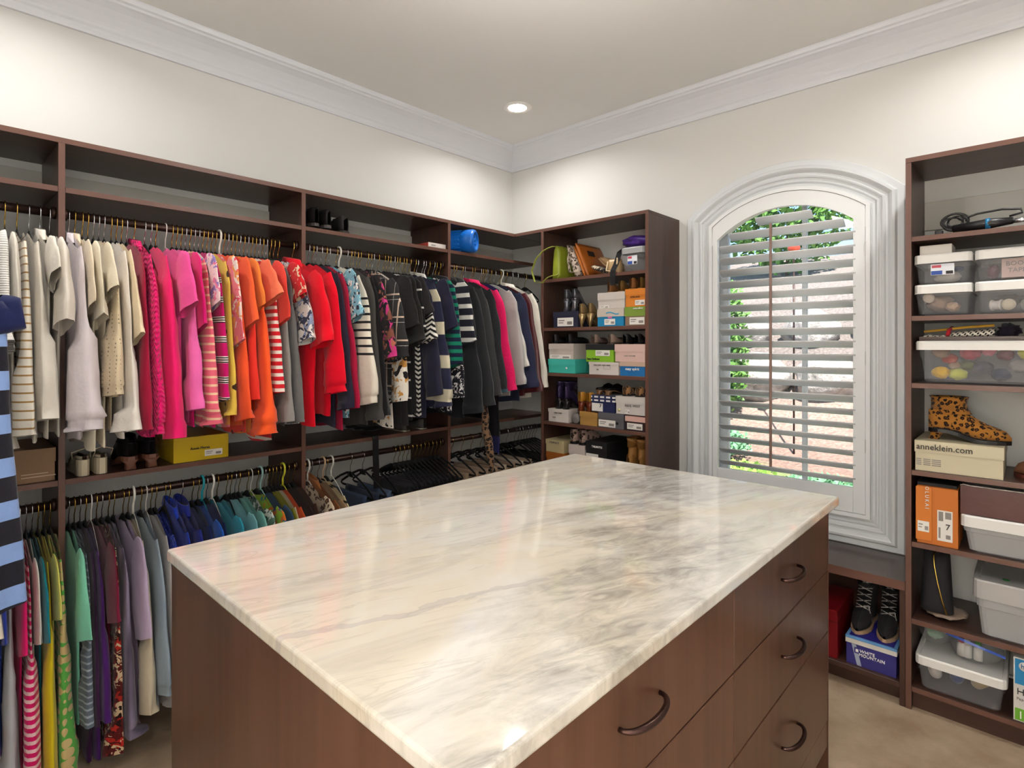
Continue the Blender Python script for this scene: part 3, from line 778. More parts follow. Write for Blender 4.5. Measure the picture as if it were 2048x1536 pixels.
# rows: (px of front sleeve, kind, body hem py, sleeve hem py, cloth, name, label, options)
UP = [
 # ---- near bay: whites
 (8, 'tee', 890, 700, ('rib', ['#e6e2dc']), 'ribbed_shirt', 'white finely ribbed top at the near end of the upper rod', {}),
 (26, 'tee', 900, 640, '#e6ded0', 'white_tee', 'off white tee with a wide sleeve beside the ribbed top', {'wide': 1.3}),
 (52, 'top', 850, 868, ('stripe', ['#e9e1d2', '#a8834f'], .026, .8), 'striped_shirt', 'white long sleeved top with thin tan stripes', {'wide': 1.2}),
 (78, 'top', 880, 838, '#e3dbcd', 'ruffled_blouse', 'cream blouse with a draped sleeve next to the tan striped top', {'wide': 1.3}),
 (102, 'tee', 872, 560, '#e8e0d2', 'collared_tee', 'ivory short sleeved tee with a stand collar', {'wide': 1.4, 'du': .03, 'collar': 1}),
 (124, 'tee', 870, 655, '#e6ddd1', 'white_tee', 'ivory tee with a loose crumpled sleeve by the lavender sweatshirt', {'wide': 1.4}),
 (160, 'knit', 880, 858, '#d9ced2', 'sweatshirt', 'pale lavender grey sweatshirt with ballooning sleeves', {'wide': 1.75, 'collar': 1}),
 # ---- second bay: creams
 (176, 'tee', 800, 622, '#e7d6bb', 'collared_shirt', 'beige collared shirt with rolled sleeves', {'wide': 1.2, 'collar': 1}),
 (200, 'tee', 893, 645, '#ece2ca', 'cream_tee', 'cream tee with a wide drooping sleeve beside the beige shirt', {'wide': 1.4}),
 (214, 'tee', 890, 590, '#e9dcc2', 'cream_tee', 'cream tee with a flared sleeve above the eyelet cardigan', {'wide': 1.3, 'du': .03}),
 (230, 'knit', 860, 790, ('eyelet', ['#e2cfae']), 'eyelet_cardigan', 'cream open knit cardigan with eyelet rows on the sleeve', {'wide': 1.1}),
 (254, 'top', 870, 858, '#ece4da', 'white_shirt', 'plain white long sleeved top between the cream knits', {'wide': 1.7}),
 (268, 'top', 850, 678, '#ead7b3', 'cream_cardigan', 'thin butter cream cardigan with a three quarter sleeve', {'wide': 1.0}),
 (280, 'top', 862, 858, '#a3123a', 'burgundy_blouse', 'burgundy blouse wedged before the hot pink cable sweater', {'wide': .8}),
 (302, 'knit', 868, 866, ('cable', ['#ee0d70']), 'cable_sweater', 'hot pink cable knit sweater', {'wide': 1.5, 'collar': 1}),
 (340, 'top', 850, 874, '#f01c6e', 'pink_cardigan', 'long hot pink cardigan with straight sleeves', {'wide': 1.3}),
 (368, 'tee', 838, 622, '#f04e9c', 'pink_tee', 'bubblegum pink tee on a white wire hanger', {'wide': 1.6, 'du': .02, 'hang': 'wire'}),
 (382, 'top', 846, 818, '#ee6ab0', 'pink_blouse', 'light pink long sleeved blouse behind the bubblegum tee', {'wide': 1.0}),
 (396, 'tee', 846, 662, '#e6127a', 'magenta_tee', 'magenta tee with a puffed sleeve', {'wide': 1.4}),
 (414, 'knit', 850, 846, ('stripe', ['#e8677c', '#f4c9a4'], .030, .72), 'striped_sweater', 'coral sweater with thin peach stripes', {'wide': 1.2}),
 (428, 'tee', 800, 618, ('floral', ['#f1d9d8', '#e77fa4', '#8f7ec2'], .05), 'floral_blouse', 'pale blouse with pink and purple flowers', {'wide': 1.3}),
 (440, 'top', 850, 800, ('multi', ['#cc0e6c', '#181018', '#f2ece4'], .075, .34), 'striped_shirt', 'magenta top with black and white stripe groups', {'wide': .9}),
 (450, 'top', 836, 830, ('dots', ['#edcb54', '#3d2a1a'], .07, .22), 'yellow_blouse', 'yellow blouse with small dark prints', {'wide': .8}),
 (462, 'tee', 850, 692, ('floral', ['#ef7a86', '#f6e4d8', '#f29a4a', '#ea4a66'], .08), 'floral_tee', 'pink orange and white abstract floral tee', {'wide': 1.3}),
 (474, 'top', 840, 836, '#f7572a', 'orange_shirt', 'plain orange long sleeved top behind the dotted shirt', {'wide': .9}),
 (482, 'tee', 850, 655, '#f5622f', 'orange_tee', 'orange tee with a wide sleeve', {'wide': 1.2}),
 (492, 'top', 866, 800, ('dots', ['#ee3a2c', '#2a1116'], .048, .22), 'dotted_blouse', 'red orange blouse with black dots', {'wide': .9}),
 (503, 'tee', 866, 622, '#f58a34', 'orange_tee', 'amber orange tee with a short flared sleeve', {'wide': 1.2, 'du': .01}),
 (518, 'knit', 866, 864, '#ff5d28', 'orange_sweater', 'bright orange long sweater', {'wide': 1.3}),
 (538, 'tee', 840, 604, '#f97a55', 'coral_tee', 'coral tee layered before the striped sleeve', {'wide': 1.3, 'du': .02}),
 (546, 'top', 880, 786, ('stripe', ['#d8202c', '#f2ebe0'], .030, .55), 'striped_shirt', 'red and white striped long sleeved top', {'wide': .8}),
 (554, 'tee', 856, 648, '#ef4a3c', 'red_tee', 'tomato red tee beside the grey cardigan', {'wide': 1.2}),
 (560, 'top', 845, 842, '#8f8a86', 'grey_cardigan', 'light grey long cardigan', {'wide': 1.0}),
 (572, 'top', 850, 844, '#6c6a69', 'grey_cardigan', 'dark grey long cardigan next to the red floral blouse', {'wide': 1.0}),
 (588, 'tee', 800, 600, ('floral', ['#d6141f', '#d6141f', '#efd9b6'], .06, .7, .60), 'floral_blouse', 'red blouse with scattered cream flowers', {'wide': 1.5}),
 (602, 'top', 845, 684, ('floral', ['#e9e3dc', '#8fa1c4', '#3a3f55'], .05), 'floral_blouse', 'white blouse with navy and blue flowers', {'wide': .9}),
 (632, 'jacket', 846, 690, '#e3001f', 'red_blazer', 'scarlet knit blazer with turned back cuffs', {'wide': 1.3, 'collar': 1}),
 # ---- third bay
 (664, 'knit', 830, 784, '#e40024', 'red_sweatshirt', 'scarlet sweatshirt with wide ribbed cuffs', {'wide': 1.2, 'du': .02}),
 (678, 'top', 850, 816, '#252436', 'navy_shirt', 'dark navy top squeezed between the red sweaters', {'wide': .9}),
 (690, 'top', 855, 816, '#a80f38', 'crimson_cardigan', 'crimson thin knit cardigan', {'wide': 1.2}),
 (702, 'tee', 830, 640, ('floral', ['#7fb7c9', '#e9e3dc', '#2a2a3a'], .04), 'floral_blouse', 'pale blue flowered blouse beside the cream striped sweater', {'wide': .8}),
 (722, 'knit', 806, 806, ('band', ['#e6dccb', '#201d20'], .036, -.52, -.22), 'striped_sweater', 'cream sweater with black stripes around the upper sleeve', {'wide': 1.4}),
 (742, 'top', 850, 838, '#45423f', 'charcoal_cardigan', 'long charcoal cardigan by the cream striped sweater', {'wide': 1.3}),
 (752, 'top', 850, 830, '#1c1a1c', 'black_shirt', 'black long sleeved top behind the charcoal cardigan', {'wide': .9}),
 (764, 'top', 790, 718, ('floral', ['#241d22', '#c9367f', '#7c4a3c', '#b06a52'], .07), 'floral_blouse', 'black blouse with pink and rust flowers', {'wide': 1.0}),
 (784, 'jacket', 790, 718, ('plaid', ['#2b2a2b', '#c9b09c', '#d9d4cc'], .11), 'plaid_jacket', 'black plaid open sleeved jacket', {'wide': 1.2, 'du': .02}),
 (792, 'top', 850, 802, ('floral', ['#e8dfd2', '#c78d45', '#1f1a1c'], .07), 'printed_blouse', 'tan and white print blouse below the plaid jacket', {'wide': 1.0}),
 (806, 'tee', 840, 660, '#1f1d1d', 'black_tee', 'soft black tee with a hanging sleeve', {'wide': 1.2}),
 (818, 'tee', 846, 690, '#23211f', 'black_tee', 'faded black tee beside the chevron blouse', {'wide': 1.2}),
 (828, 'top', 836, 668, ('stripe', ['#1b191c', '#e6e1da'], .09, .9), 'black_shirt', 'black top with fine white bands at the cuff', {'wide': .9}),
 (838, 'tee', 826, 636, '#262324', 'black_tee', 'black tee with a pale hem on the sleeve', {'wide': 1.0}),
 (846, 'top', 830, 684, ('chevron', ['#e9e4da', '#1a181b'], .024), 'chevron_blouse', 'black and white chevron blouse', {'wide': .9}),
 (856, 'top', 832, 790, '#262538', 'navy_cardigan', 'long navy cardigan beside the colour block sweater', {'wide': 1.1}),
 (870, 'knit', 812, 812, ('block', ['#2a2b45', '#d9cfb4'], .17, .62), 'colour_block_sweater', 'navy and cream colour block sweater', {'wide': 1.0}),
 (884, 'tee', 800, 664, '#23223a', 'navy_polo', 'navy polo shirt with a white collar', {'wide': 1.0, 'collar': 2}),
 (898, 'tee', 740, 735, ('stripe', ['#16203a', '#0e7a5e'], .040, .52), 'rugby_shirt', 'navy top with wide green stripes', {'wide': 1.3}),
 (908, 'top', 820, 795, ('floral', ['#1b1a22', '#e8e4e2', '#1b1a22'], .03, .52), 'paisley_blouse', 'black and white paisley blouse', {'wide': .9}),
 (922, 'tee', 790, 690, ('stripe', ['#1c1c2a', '#dedad4'], .060, .62), 'striped_shirt', 'navy top with broad white stripes', {'wide': 1.2}),
 # ---- corner bay
 (942, 'jacket', 828, 826, '#1e2024', 'black_blazer', 'black blazer first in the corner bay', {'wide': 1.2, 'collar': 1}),
 (958, 'jacket', 820, 812, '#26272a', 'black_coat', 'soft black coat behind the black blazer', {'wide': 1.1, 'collar': 1}),
 (974, 'jacket', 800, 792, '#3a3a3a', 'charcoal_blazer', 'charcoal grey blazer beside the boucle jacket', {'wide': 1.1, 'collar': 1}),
 (990, 'jacket', 800, 786, ('tweed', ['#17171a', '#35363a']), 'tweed_jacket', 'black boucle jacket with a teal edged hem', {'wide': 1.0, 'cuff': '#35525c'}),
 (1006, 'jacket', 790, 782, ('tweed', ['#d30a50', '#f0206c']), 'boucle_jacket', 'hot pink boucle jacket', {'wide': 1.1, 'collar': 1}),
 (1012, 'tank', 905, 905, ('block', ['#16161c', '#23245a'], .5, .72), 'navy_dress', 'long black and navy sleeveless dress below the pink jacket', {}),
 (1022, 'top', 760, 736, '#d9d5ce', 'ivory_cardigan', 'ivory cardigan behind the pink boucle jacket', {'wide': 1.0}),
 (1034, 'jacket', 790, 770, '#b9b6b4', 'grey_jacket', 'pale grey knit jacket', {'wide': 1.1}),
 (1052, 'jacket', 800, 776, '#262a44', 'denim_jacket', 'dark blue denim jacket', {'wide': .9}),
 (1064, 'jacket', 790, 784, '#5a2228', 'leather_jacket', 'burgundy leather jacket with a snap cuff', {'wide': 1.0, 'leather': 1}),
 (1078, 'jacket', 790, 776, '#e0d9cc', 'white_jacket', 'white denim jacket at the far end of the rod', {'wide': 1.0, 'collar': 1}),
]
LO = [
 (6, 'top', 1500, 1490, ('floral', ['#1b191c', '#e8e0d6', '#d8582a'], .09, .52, .55), 'floral_dress', 'black orange and white flowered dress under the rear striped dress', {'wide': 1.2}),
 (22, 'top', 1520, 1280, '#2b3f93', 'blue_shirt', 'cobalt blue long top behind the striped dress', {'wide': 1.2}),
 (44, 'tee', 1515, 1262, '#2a3fa0', 'blue_tee', 'cobalt blue tee with a wide short sleeve', {'wide': 1.5, 'du': .02}),
 (58, 'top', 1530, 1530, '#b3b4b9', 'jersey_dress', 'long pale grey jersey dress', {'wide': 1.9}),
 (86, 'tee', 1528, 1290, '#e21a6c', 'pink_tee', 'raspberry pink tee over the striped dress', {'wide': 1.5}),
 (92, 'top', 1532, 1530, ('stripe', ['#d50f62', '#f2c6c8'], .023, .55), 'striped_dress', 'raspberry dress with thin white stripes', {'wide': 1.2}),
 (108, 'tee', 1520, 1268, '#e9e2d8', 'white_tee', 'white tee edge between the pink and teal tees', {'wide': .8}),
 (118, 'tee', 1500, 1262, '#087a88', 'teal_tee', 'teal tee with a flared short sleeve', {'wide': 1.1, 'du': .02}),
 (121, 'top', 1536, 1536, '#d9c21c', 'yellow_dress', 'long mustard yellow dress', {'wide': 1.4}),
 (134, 'tee', 1500, 1222, '#e6df6e', 'lemon_tee', 'lemon yellow tee beside the mint blouse', {'wide': 1.1, 'du': .02}),
 (141, 'top', 1528, 1528, ('rings', ['#d8bd84', '#5cae4c'], .042), 'printed_dress', 'green dress with tan oval print', {'wide': 1.2}),
 (150, 'tee', 1440, 1268, '#7fccae', 'mint_blouse', 'mint green blouse with a pointed sleeve', {'wide': 1.3, 'du': .03}),
 (160, 'top', 1440, 1440, ('stripe', ['#5f6a76', '#9aa3ac'], .020, .7), 'striped_dress', 'slate grey dress with thin pale stripes', {'wide': 1.0}),
 (176, 'top', 1530, 1440, '#3a1440', 'purple_cardigan', 'deep plum long cardigan', {'wide': 1.5}),
 (190, 'top', 1525, 1430, '#4a1a6a', 'violet_tunic', 'violet long top hanging nearly to the floor', {'wide': 1.0}),
 (206, 'tee', 1420, 1240, '#7c1436', 'wine_blouse', 'wine red blouse beside the brown print dress', {'wide': 1.0}),
 (216, 'top', 1500, 1495, ('floral', ['#5c1414', '#b8281c', '#dcc09a', '#2a1410'], .045), 'knit_dress', 'brown red and cream patterned knit dress', {'wide': 1.5}),
 (250, 'knit', 1462, 1458, ('ombre', ['#a79ab6', '#3b3548']), 'ombre_sweater', 'long lavender sweater with charcoal shading', {'wide': 1.5}),
 (280, 'tee', 1455, 1262, '#c3aecb', 'lavender_tee', 'lavender tee with a wide short sleeve', {'wide': 1.5, 'du': .03}),
 (294, 'top', 1410, 1405, '#d9cbb0', 'cream_shirt', 'cream long top beside the lavender tee', {'wide': 1.3}),
 (316, 'knit', 1405, 1370, '#9fb0bd', 'blue_hoodie', 'powder blue soft sweater', {'wide': 1.5}),
 (334, 'top', 1395, 1392, '#c3bdb9', 'grey_blouse', 'pale grey blouse with gathered sleeves', {'wide': 1.1}),
 (344, 'knit', 1380, 1250, ('cable', ['#1438b4']), 'cable_sweater', 'royal blue openwork cable sweater by the island corner', {'wide': 1.3}),
 (372, 'knit', 1370, 1360, '#1a37a8', 'blue_sweater', 'royal blue chunky sweater', {'wide': 1.5, 'collar': 1}),
 (402, 'knit', 1340, 1300, '#1f2a80', 'navy_hoodie', 'indigo hooded sweater beside the royal blue chunky sweater', {'wide': 1.6, 'collar': 1}),
 (424, 'top', 1330, 1300, '#10245e', 'navy_blouse', 'dark blue blouse beside the indigo hoodie', {'wide': 1.1}),
 (440, 'tee', 1320, 1200, '#1d59b8', 'blue_tee', 'bright blue tee on the lower rod', {'wide': 1.0}),
 (452, 'top', 1310, 1300, '#1c2c66', 'blue_cardigan', 'ink blue cardigan with a dotted edge', {'wide': 1.0}),
 (476, 'tee', 1300, 1150, '#2fa6bd', 'turquoise_tee', 'turquoise tee with a gathered sleeve', {'wide': 1.5}),
 (500, 'tee', 1300, 1150, '#8fd0d6', 'aqua_blouse', 'pale aqua blouse beside the turquoise tee', {'wide': 1.4}),
 (520, 'tee', 1290, 1130, '#7ec2b6', 'mint_blouse', 'sea green blouse next to the leaf print', {'wide': 1.1}),
 (540, 'tee', 1290, 1130, ('floral', ['#d9ddd2', '#5c7d6c', '#2f5a4c'], .035, .52), 'leaf_print_blouse', 'white blouse with a green leaf print', {'wide': 1.5}),
 (562, 'tee', 1280, 1100, ('floral', ['#9acb2a', '#2a6aa0', '#e87a2a'], .05), 'printed_tee', 'lime tee with blue and orange print', {'wide': 1.0}),
 (574, 'tee', 1270, 1100, '#2f4f73', 'blue_tee', 'slate blue tee beside the olive sweater', {'wide': .9}),
 (584, 'knit', 1270, 1200, '#a6a01e', 'olive_sweater', 'olive yellow sweater on the lower rod', {'wide': 1.2}),
 (596, 'top', 1260, 1200, '#d9c9a4', 'cream_cardigan', 'cream cardigan before the orange knit', {'wide': .9}),
 (606, 'knit', 1260, 1200, ('tweed', ['#d9481c', '#f0672c']), 'orange_sweater', 'burnt orange flecked sweater', {'wide': 1.0}),
 (622, 'knit', 1250, 1180, '#2e1a14', 'brown_sweater', 'dark chocolate sweater beside the burnt orange one', {'wide': 1.2}),
 (640, 'knit', 1250, 1180, '#4a2a1c', 'brown_sweater', 'chestnut brown sweater by the divider of the lower rod', {'wide': 1.2}),
 # third bay
 (652, 'tee', 1240, 1150, ('leopard', ['#d9c4a8', '#4a2a1c', '#8a5a3a'], .03), 'leopard_blouse', 'cream and brown animal print blouse', {'wide': 1.0}),
 (668, 'jacket', 1240, 1150, '#96592c', 'suede_jacket', 'tan suede jacket by the animal print blouse', {'wide': 1.1, 'collar': 1}),
 (684, 'jacket', 1230, 1140, '#a58664', 'tan_jacket', 'pale camel jacket next to the suede one', {'wide': 1.0}),
 (696, 'top', 1230, 1140, ('stripe', ['#d8c69a', '#2b2724'], .05, .8), 'striped_shirt', 'beige top with dark stripes on a tan hanger', {'wide': .9, 'hang': 'tan'}),
]
MAXS = {'tee': .040, 'top': .034, 'knit': .046, 'jacket': .046, 'tank': .02}
def build_row(rows, zr, xs0, seed0, where, extra=()):
    E = []
    for i, r in enumerate(rows):
        px, kind, hb, hs, cloth, name, label, op = r
        xs = .57 if (kind == 'jacket' and px > 930) else xs0
        E.append(dict(y=min(on_x(px, 700, xs).y, -.385 if px > 930 and kind == 'jacket' else 0), r=r, L=zr - max(.02, on_x(px, hb, .46).z), e=zr - max(.03, on_x(px, hs, xs).z)))
    for hk, y in extra: E.append(dict(y=y, r=None, hk=hk, L=.18, e=.18))
    E.sort(key=lambda e: e['y'])
    MG = .016
    for it in range(200):                          # spread hangers to a workable spacing, clear of the dividers
        for e in E:
            for d in DIVY[1:4]:
                if abs(e['y'] - d) < .026: e['y'] = d + (.026 if e['y'] > d else -.026)
            e['y'] = max(-3.36, min(e['y'], -.03))
        for p, q in zip(E, E[1:]):
            g = q['y'] - p['y']
            if g < MG: p['y'] -= (MG - g) / 2; q['y'] += (MG - g) / 2
    ys = []
    for i, e in enumerate(E):
        rnd = random.Random(seed0 + i); y = e['y']
        if e['r'] is None:
            hanger(e['hk'], y, zr, 'squeezed between clothes ' + where[0], group='hangers ' + where[0]); continue
        px, kind, hb, hs, cloth, name, label, op = e['r']
        wide = op.get('wide', 1)
        def reach(zone, w, sgn, i=i, y=y, kind=kind, wide=wide):
            lim = MAXS[kind] * max(1, wide) * (1 if zone != 'body' else .62)
            def ext(dep):
                j = i + sgn; best = lim
                while 0 <= j < len(E):
                    o = E[j]; d = abs(o['y'] - y)
                    if d / 2 > lim: break
                    if -dep < (o['e'] if zone == 'sleeve' else max(o['e'], o['L'])) + .02:
                        best = min(best, d * .485); break
                    j += sgn
                return best
            v = ext(w)
            v = min(v, ext(w + .025) * 1.15 + .002, ext(w + .012))
            if zone != 'sleeve':
                for d in DIVY[1:4]:
                    if (d - y) * sgn > 0: v = min(v, abs(d - y) - .011)
                if sgn > 0: v = min(v, -.004 - y)
            if sgn > 0 and zone != 'body' and y < -.36: v = min(v, -.3535 - y)
            return max(v, .0045)
        cache = {}
        def slab(zone, w, cache=cache, reach=reach):
            k = (zone, round(w, 3))
            if k not in cache: cache[k] = (reach(zone, k[1], -1), reach(zone, k[1], 1))
            return cache[k]
        m = fab(cloth)
        if op.get('leather'): m = plain('burgundy_leather', '#4f1b20', .38, 0, (30, .3, .004))
        col = op.get('collar'); cm = m if col == 1 else (fab('#e6e2dc') if col == 2 else None)
        g_ = garment(name, kind, y, zr, zr - e['L'], zr - e['e'], m, label, op.get('cat', 'clothing'), where[1], seed0 + i, slab, cm, op.get('du', 0), cuff=fab(op['cuff']) if 'cuff' in op else None)
        if name == 'navy_dress':                 # the hem dips only in front of the shelf
            for q in g_.children:
                for v_ in q.data.vertices:
                    if v_.co.x < .085: v_.co.z = max(v_.co.z, -.905)
        hanger(op.get('hang') or ('gold' if rnd.random() < .62 else 'silver'), y, zr, 'holding the ' + NOUN(label), group='hangers ' + where[0])
        ys.append(y)
    return ys
def NOUN(label):
    w = label.split()
    return ' '.join(w[:10])
def gaps(a, b, n, seed, odd=()):
    rnd = random.Random(seed); o = []
    for i in range(n):
        k = odd[i] if i < len(odd) else ('gold' if rnd.random() < .65 else 'silver')
        o.append((k, a + (b - a) * (i + rnd.uniform(.2, .8)) / n))
    return o
EXU = gaps(-2.60, -2.30, 5, 1) + gaps(-2.3, -1.85, 8, 2, ('gold', 'silver', 'gold', 'white')) + gaps(-1.72, -.95, 12, 3, ('gold', 'silver', 'white')) + gaps(-.86, -.15, 9, 4, ('gold', 'gold', 'gold', 'gold', 'gold', 'white'))
EXL = gaps(-2.86, -2.68, 2, 5, ('wire', 'white')) + gaps(-2.6, -2.25, 5, 6, ('wire', 'gold', 'white', 'wire', 'gold')) + gaps(-2.2, -1.82, 8, 7, ('teal', 'white', 'gold', 'silver', 'wire', 'aqua', 'gold', 'yellow')) + gaps(-1.74, -1.56, 3, 8, ('white', 'gold', 'white'))
YU = build_row(UP, 1.868, .52, 100, ('on the upper rod', 'clothes on the upper rod'), EXU)
YL = build_row(LO, .856, .52, 400, ('on the lower rod', 'clothes on the lower rod'), EXL)
# ================================================================== things on the shelves: builders
# local frame of every thing: x to the right, front edge at y = 0 towards the room, y grows towards the wall
def card(c): return plain('card_' + c.strip('#'), c, .6, 0, None, .04)
M_PAPER = card('#e9e4dd'); M_INK = plain('dark_print', '#2a2626', .6); M_GREY_INK = plain('grey_print', '#8a8480', .6); M_WHITE_INK = plain('white_print', '#f0eee9', .5)
def sticker(o, x0, x1, z0, z1, m=None, bars=True, y=-.0008):
    s = box('label', (x0, y - .0006, z0), (x1, y, z1), m or M_PAPER, o)
    if bars:
        w, h = x1 - x0, z1 - z0
        for a, b, c, d in ((.08, .45, .62, .74), (.08, .38, .36, .46), (.62, .92, .18, .55)):
            box('print_mark', (x0 + w * a, y - .0011, z0 + h * c), (x0 + w * b, y - .0005, z0 + h * d), M_GREY_INK, s)
    return s
def shoebox(label, loc, w, h, d, body, lid=None, lidh=.33, rz=0.0, name='shoe_box', stk=None, txt=(), group=None, bars=True):
    o = thing(name, label, 'box', loc, rz, group)
    mb = body if not isinstance(body, str) else card(body); ml = mb if lid is None else (lid if not isinstance(lid, str) else card(lid))
    lh = h * lidh
    box('box_base', (.0025, .0025, 0), (w - .0025, d - .0025, h - .004), mb, o, .001, 1)
    bm = bmesh.new()                      # lid: five sided shell
    vs, fs = loft([rrect(w, d, .001, h - lh, w / 2, d / 2, 1), rrect(w, d, .001, h, w / 2, d / 2, 1)], True, False, True)
    bm.free()
    mesh_obj('lid', vs, fs, ml, o)
    if stk: sticker(o, stk[0] * w, stk[1] * w, stk[2] * h, stk[3] * h, stk[4] if len(stk) > 4 else None, bars, -.0008 if stk[3] * h > h - lh else .0018)
    for s, size, fx, fz, m in txt: text(o, s, size, (fx * w, -.0008 if fz * h > h - lh - .004 else .0017, fz * h), FACE_Y, m)
    return o
def pb(pl, pr, pt, z0, yf, back=True):
    """pixel columns and top row of a front face standing on height z0 at plane yf -> (left, width, height)"""
    if back:
        a, b = on_y(pl, 700, yf), on_y(pr, 700, yf); t = on_y((pl + pr) / 2, pt, yf)
        return a.x, b.x - a.x, t.z - z0
    a, b = on_x(pl, 700, yf), on_x(pr, 700, yf); t = on_x((pl + pr) / 2, pt, yf)
    return a.y, b.y - a.y, t.z - z0
def shoe(name, label, loc, rz, kind, mu, ms, h=.0, shaft=.0, L=.24, mh=None, lace=None, group=None, toe=1.0, cat='shoe', wd=.8):
    """heel at y=0.24 side, toe towards -y of the local frame"""
    o = thing(name, label, cat, loc, rz, group)
    T = [0, .05, .13, .25, .38, .50, .60, .72, .84, .94, 1]
    HWd = [wd * q for q in (.012, .024, .030, .029, .029, .033, .036, .0365, .031, .019 * toe, .005)]
    top = {'pump': [.055, .058, .055, .042, .034, .030, .034, .034, .028, .018, .008], 'flat': [.05, .052, .046, .034, .028, .028, .034, .034, .028, .018, .008],
           'boot': [.07, .075, .08, .09, .09, .082, .072, .056, .045, .034, .012], 'sneaker': [.07, .075, .07, .066, .066, .070, .066, .052, .044, .034, .014],
           'mule': [.012, .012, .012, .012, .02, .05, .055, .046, .036, .022, .008]}[kind]
    cl = 3 if kind in ('boot',) else (5 if kind in ('sneaker', 'mule') else 7)
    wedge = kind == 'mule' and h > .03
    def base(t):
        return h * (1 if t < .2 else (0 if t > .68 else .5 + .5 * math.cos(PI * (t - .2) / .48)))
    st = .014 if kind in ('sneaker', 'boot') else .005
    R = []
    for i, t in enumerate(T):
        b = base(t) + st; w = HWd[i]; q = top[i]; g = w * .8 if i < cl else 0.0
        pts = [(-g, q), (-w * .93, q * .8), (-w, q * .42), (-w * .92, q * .1), (-w * .6, 0), (0, 0), (w * .6, 0), (w * .92, q * .1), (w, q * .42), (w * .93, q * .8), (g, q)]
        R.append([Vector((x, L * (1 - t) - L, b + z)) for x, z in pts])
    v, f = loft(R, closed=False)
    f += [tuple(range(10, -1, -1))] if False else []
    mesh_obj('upper', v, f, mu, o, True)
    ins = [[Vector((x * HWd[i] * .9, -L * T[i], base(T[i]) + st + .003)) for x in (-1, 0, 1)] for i in range(cl + 1)]
    v, f = loft(ins, closed=False); mesh_obj('insole', v, f, plain('insole_tan', '#8a6a52', .7) if kind != 'boot' else mu, o)
    R = []
    for i, t in enumerate(T):
        b = base(t); w = HWd[i] * 1.06 + .001; lo = 0 if wedge else b
        R.append([Vector((-w, -L * t, b + st)), Vector((-w, -L * t, lo)), Vector((w, -L * t, lo)), Vector((w, -L * t, b + st))])
    v, f = loft(R); mesh_obj('sole', v, f, ms, o)
    if h > .012 and not wedge:
        hb = [.022, .02, .0] if kind != 'boot' else [.028, .026, 0]
        e = .006 if (h > .07) else .018
        rr = [rrect(hb[0] * 2, .05, .012, h, 0, -.028, 2), rrect(hb[1] * 1.2, .034, .008, h * .6, 0, -.022, 2), rrect(e * 2, e * 2, e * .6, 0.0, 0, -.016, 2)]
        v, f = loft(rr); mesh_obj('heel', v, f, mh or ms, o, True)
    if shaft:
        rr = []
        for k in range(7):
            s = k / 6; a = (.033 + .010 * s) * wd; c = .062 - .012 * math.sin(s * PI)
            rr.append([Vector((a * math.cos(2 * PI * j / 16), -.062 + c * math.sin(2 * PI * j / 16) - .01 * (1 - s), h + st + .06 + (shaft - .06) * s)) for j in range(16)])
        rr.append([Vector((q.x * .9, (q.y + .062) * .9 - .062, q.z - .003)) for q in rr[-1]]); rr.append([Vector((q.x * .9, (q.y + .062) * .9 - .062, q.z - .05)) for q in rr[-2]])
        v, f = loft(rr, True, False, True); mesh_obj('shaft', v, f, mu, o, True)
    if lace:
        for k in range(5):
            z = h + st + .066 + k * (.022 if shaft else .003); y = -L * .62 + k * (.013 if shaft else .02)
            for sg in (1, -1): tube('lace', [(-.026 * sg, y, z - .004), (0, y - .006, z + .006), (.026 * sg, y + .006, z + .010)], .0022, lace, o, 5)
        tube('lace', [(.004, -L * .62, h + st + .075), (.024, -L * .66, h + st + .085), (.03, -L * .64, h + st + .05), (.034, -L * .6, h + .03)], .002, lace, o, 5)
    return o
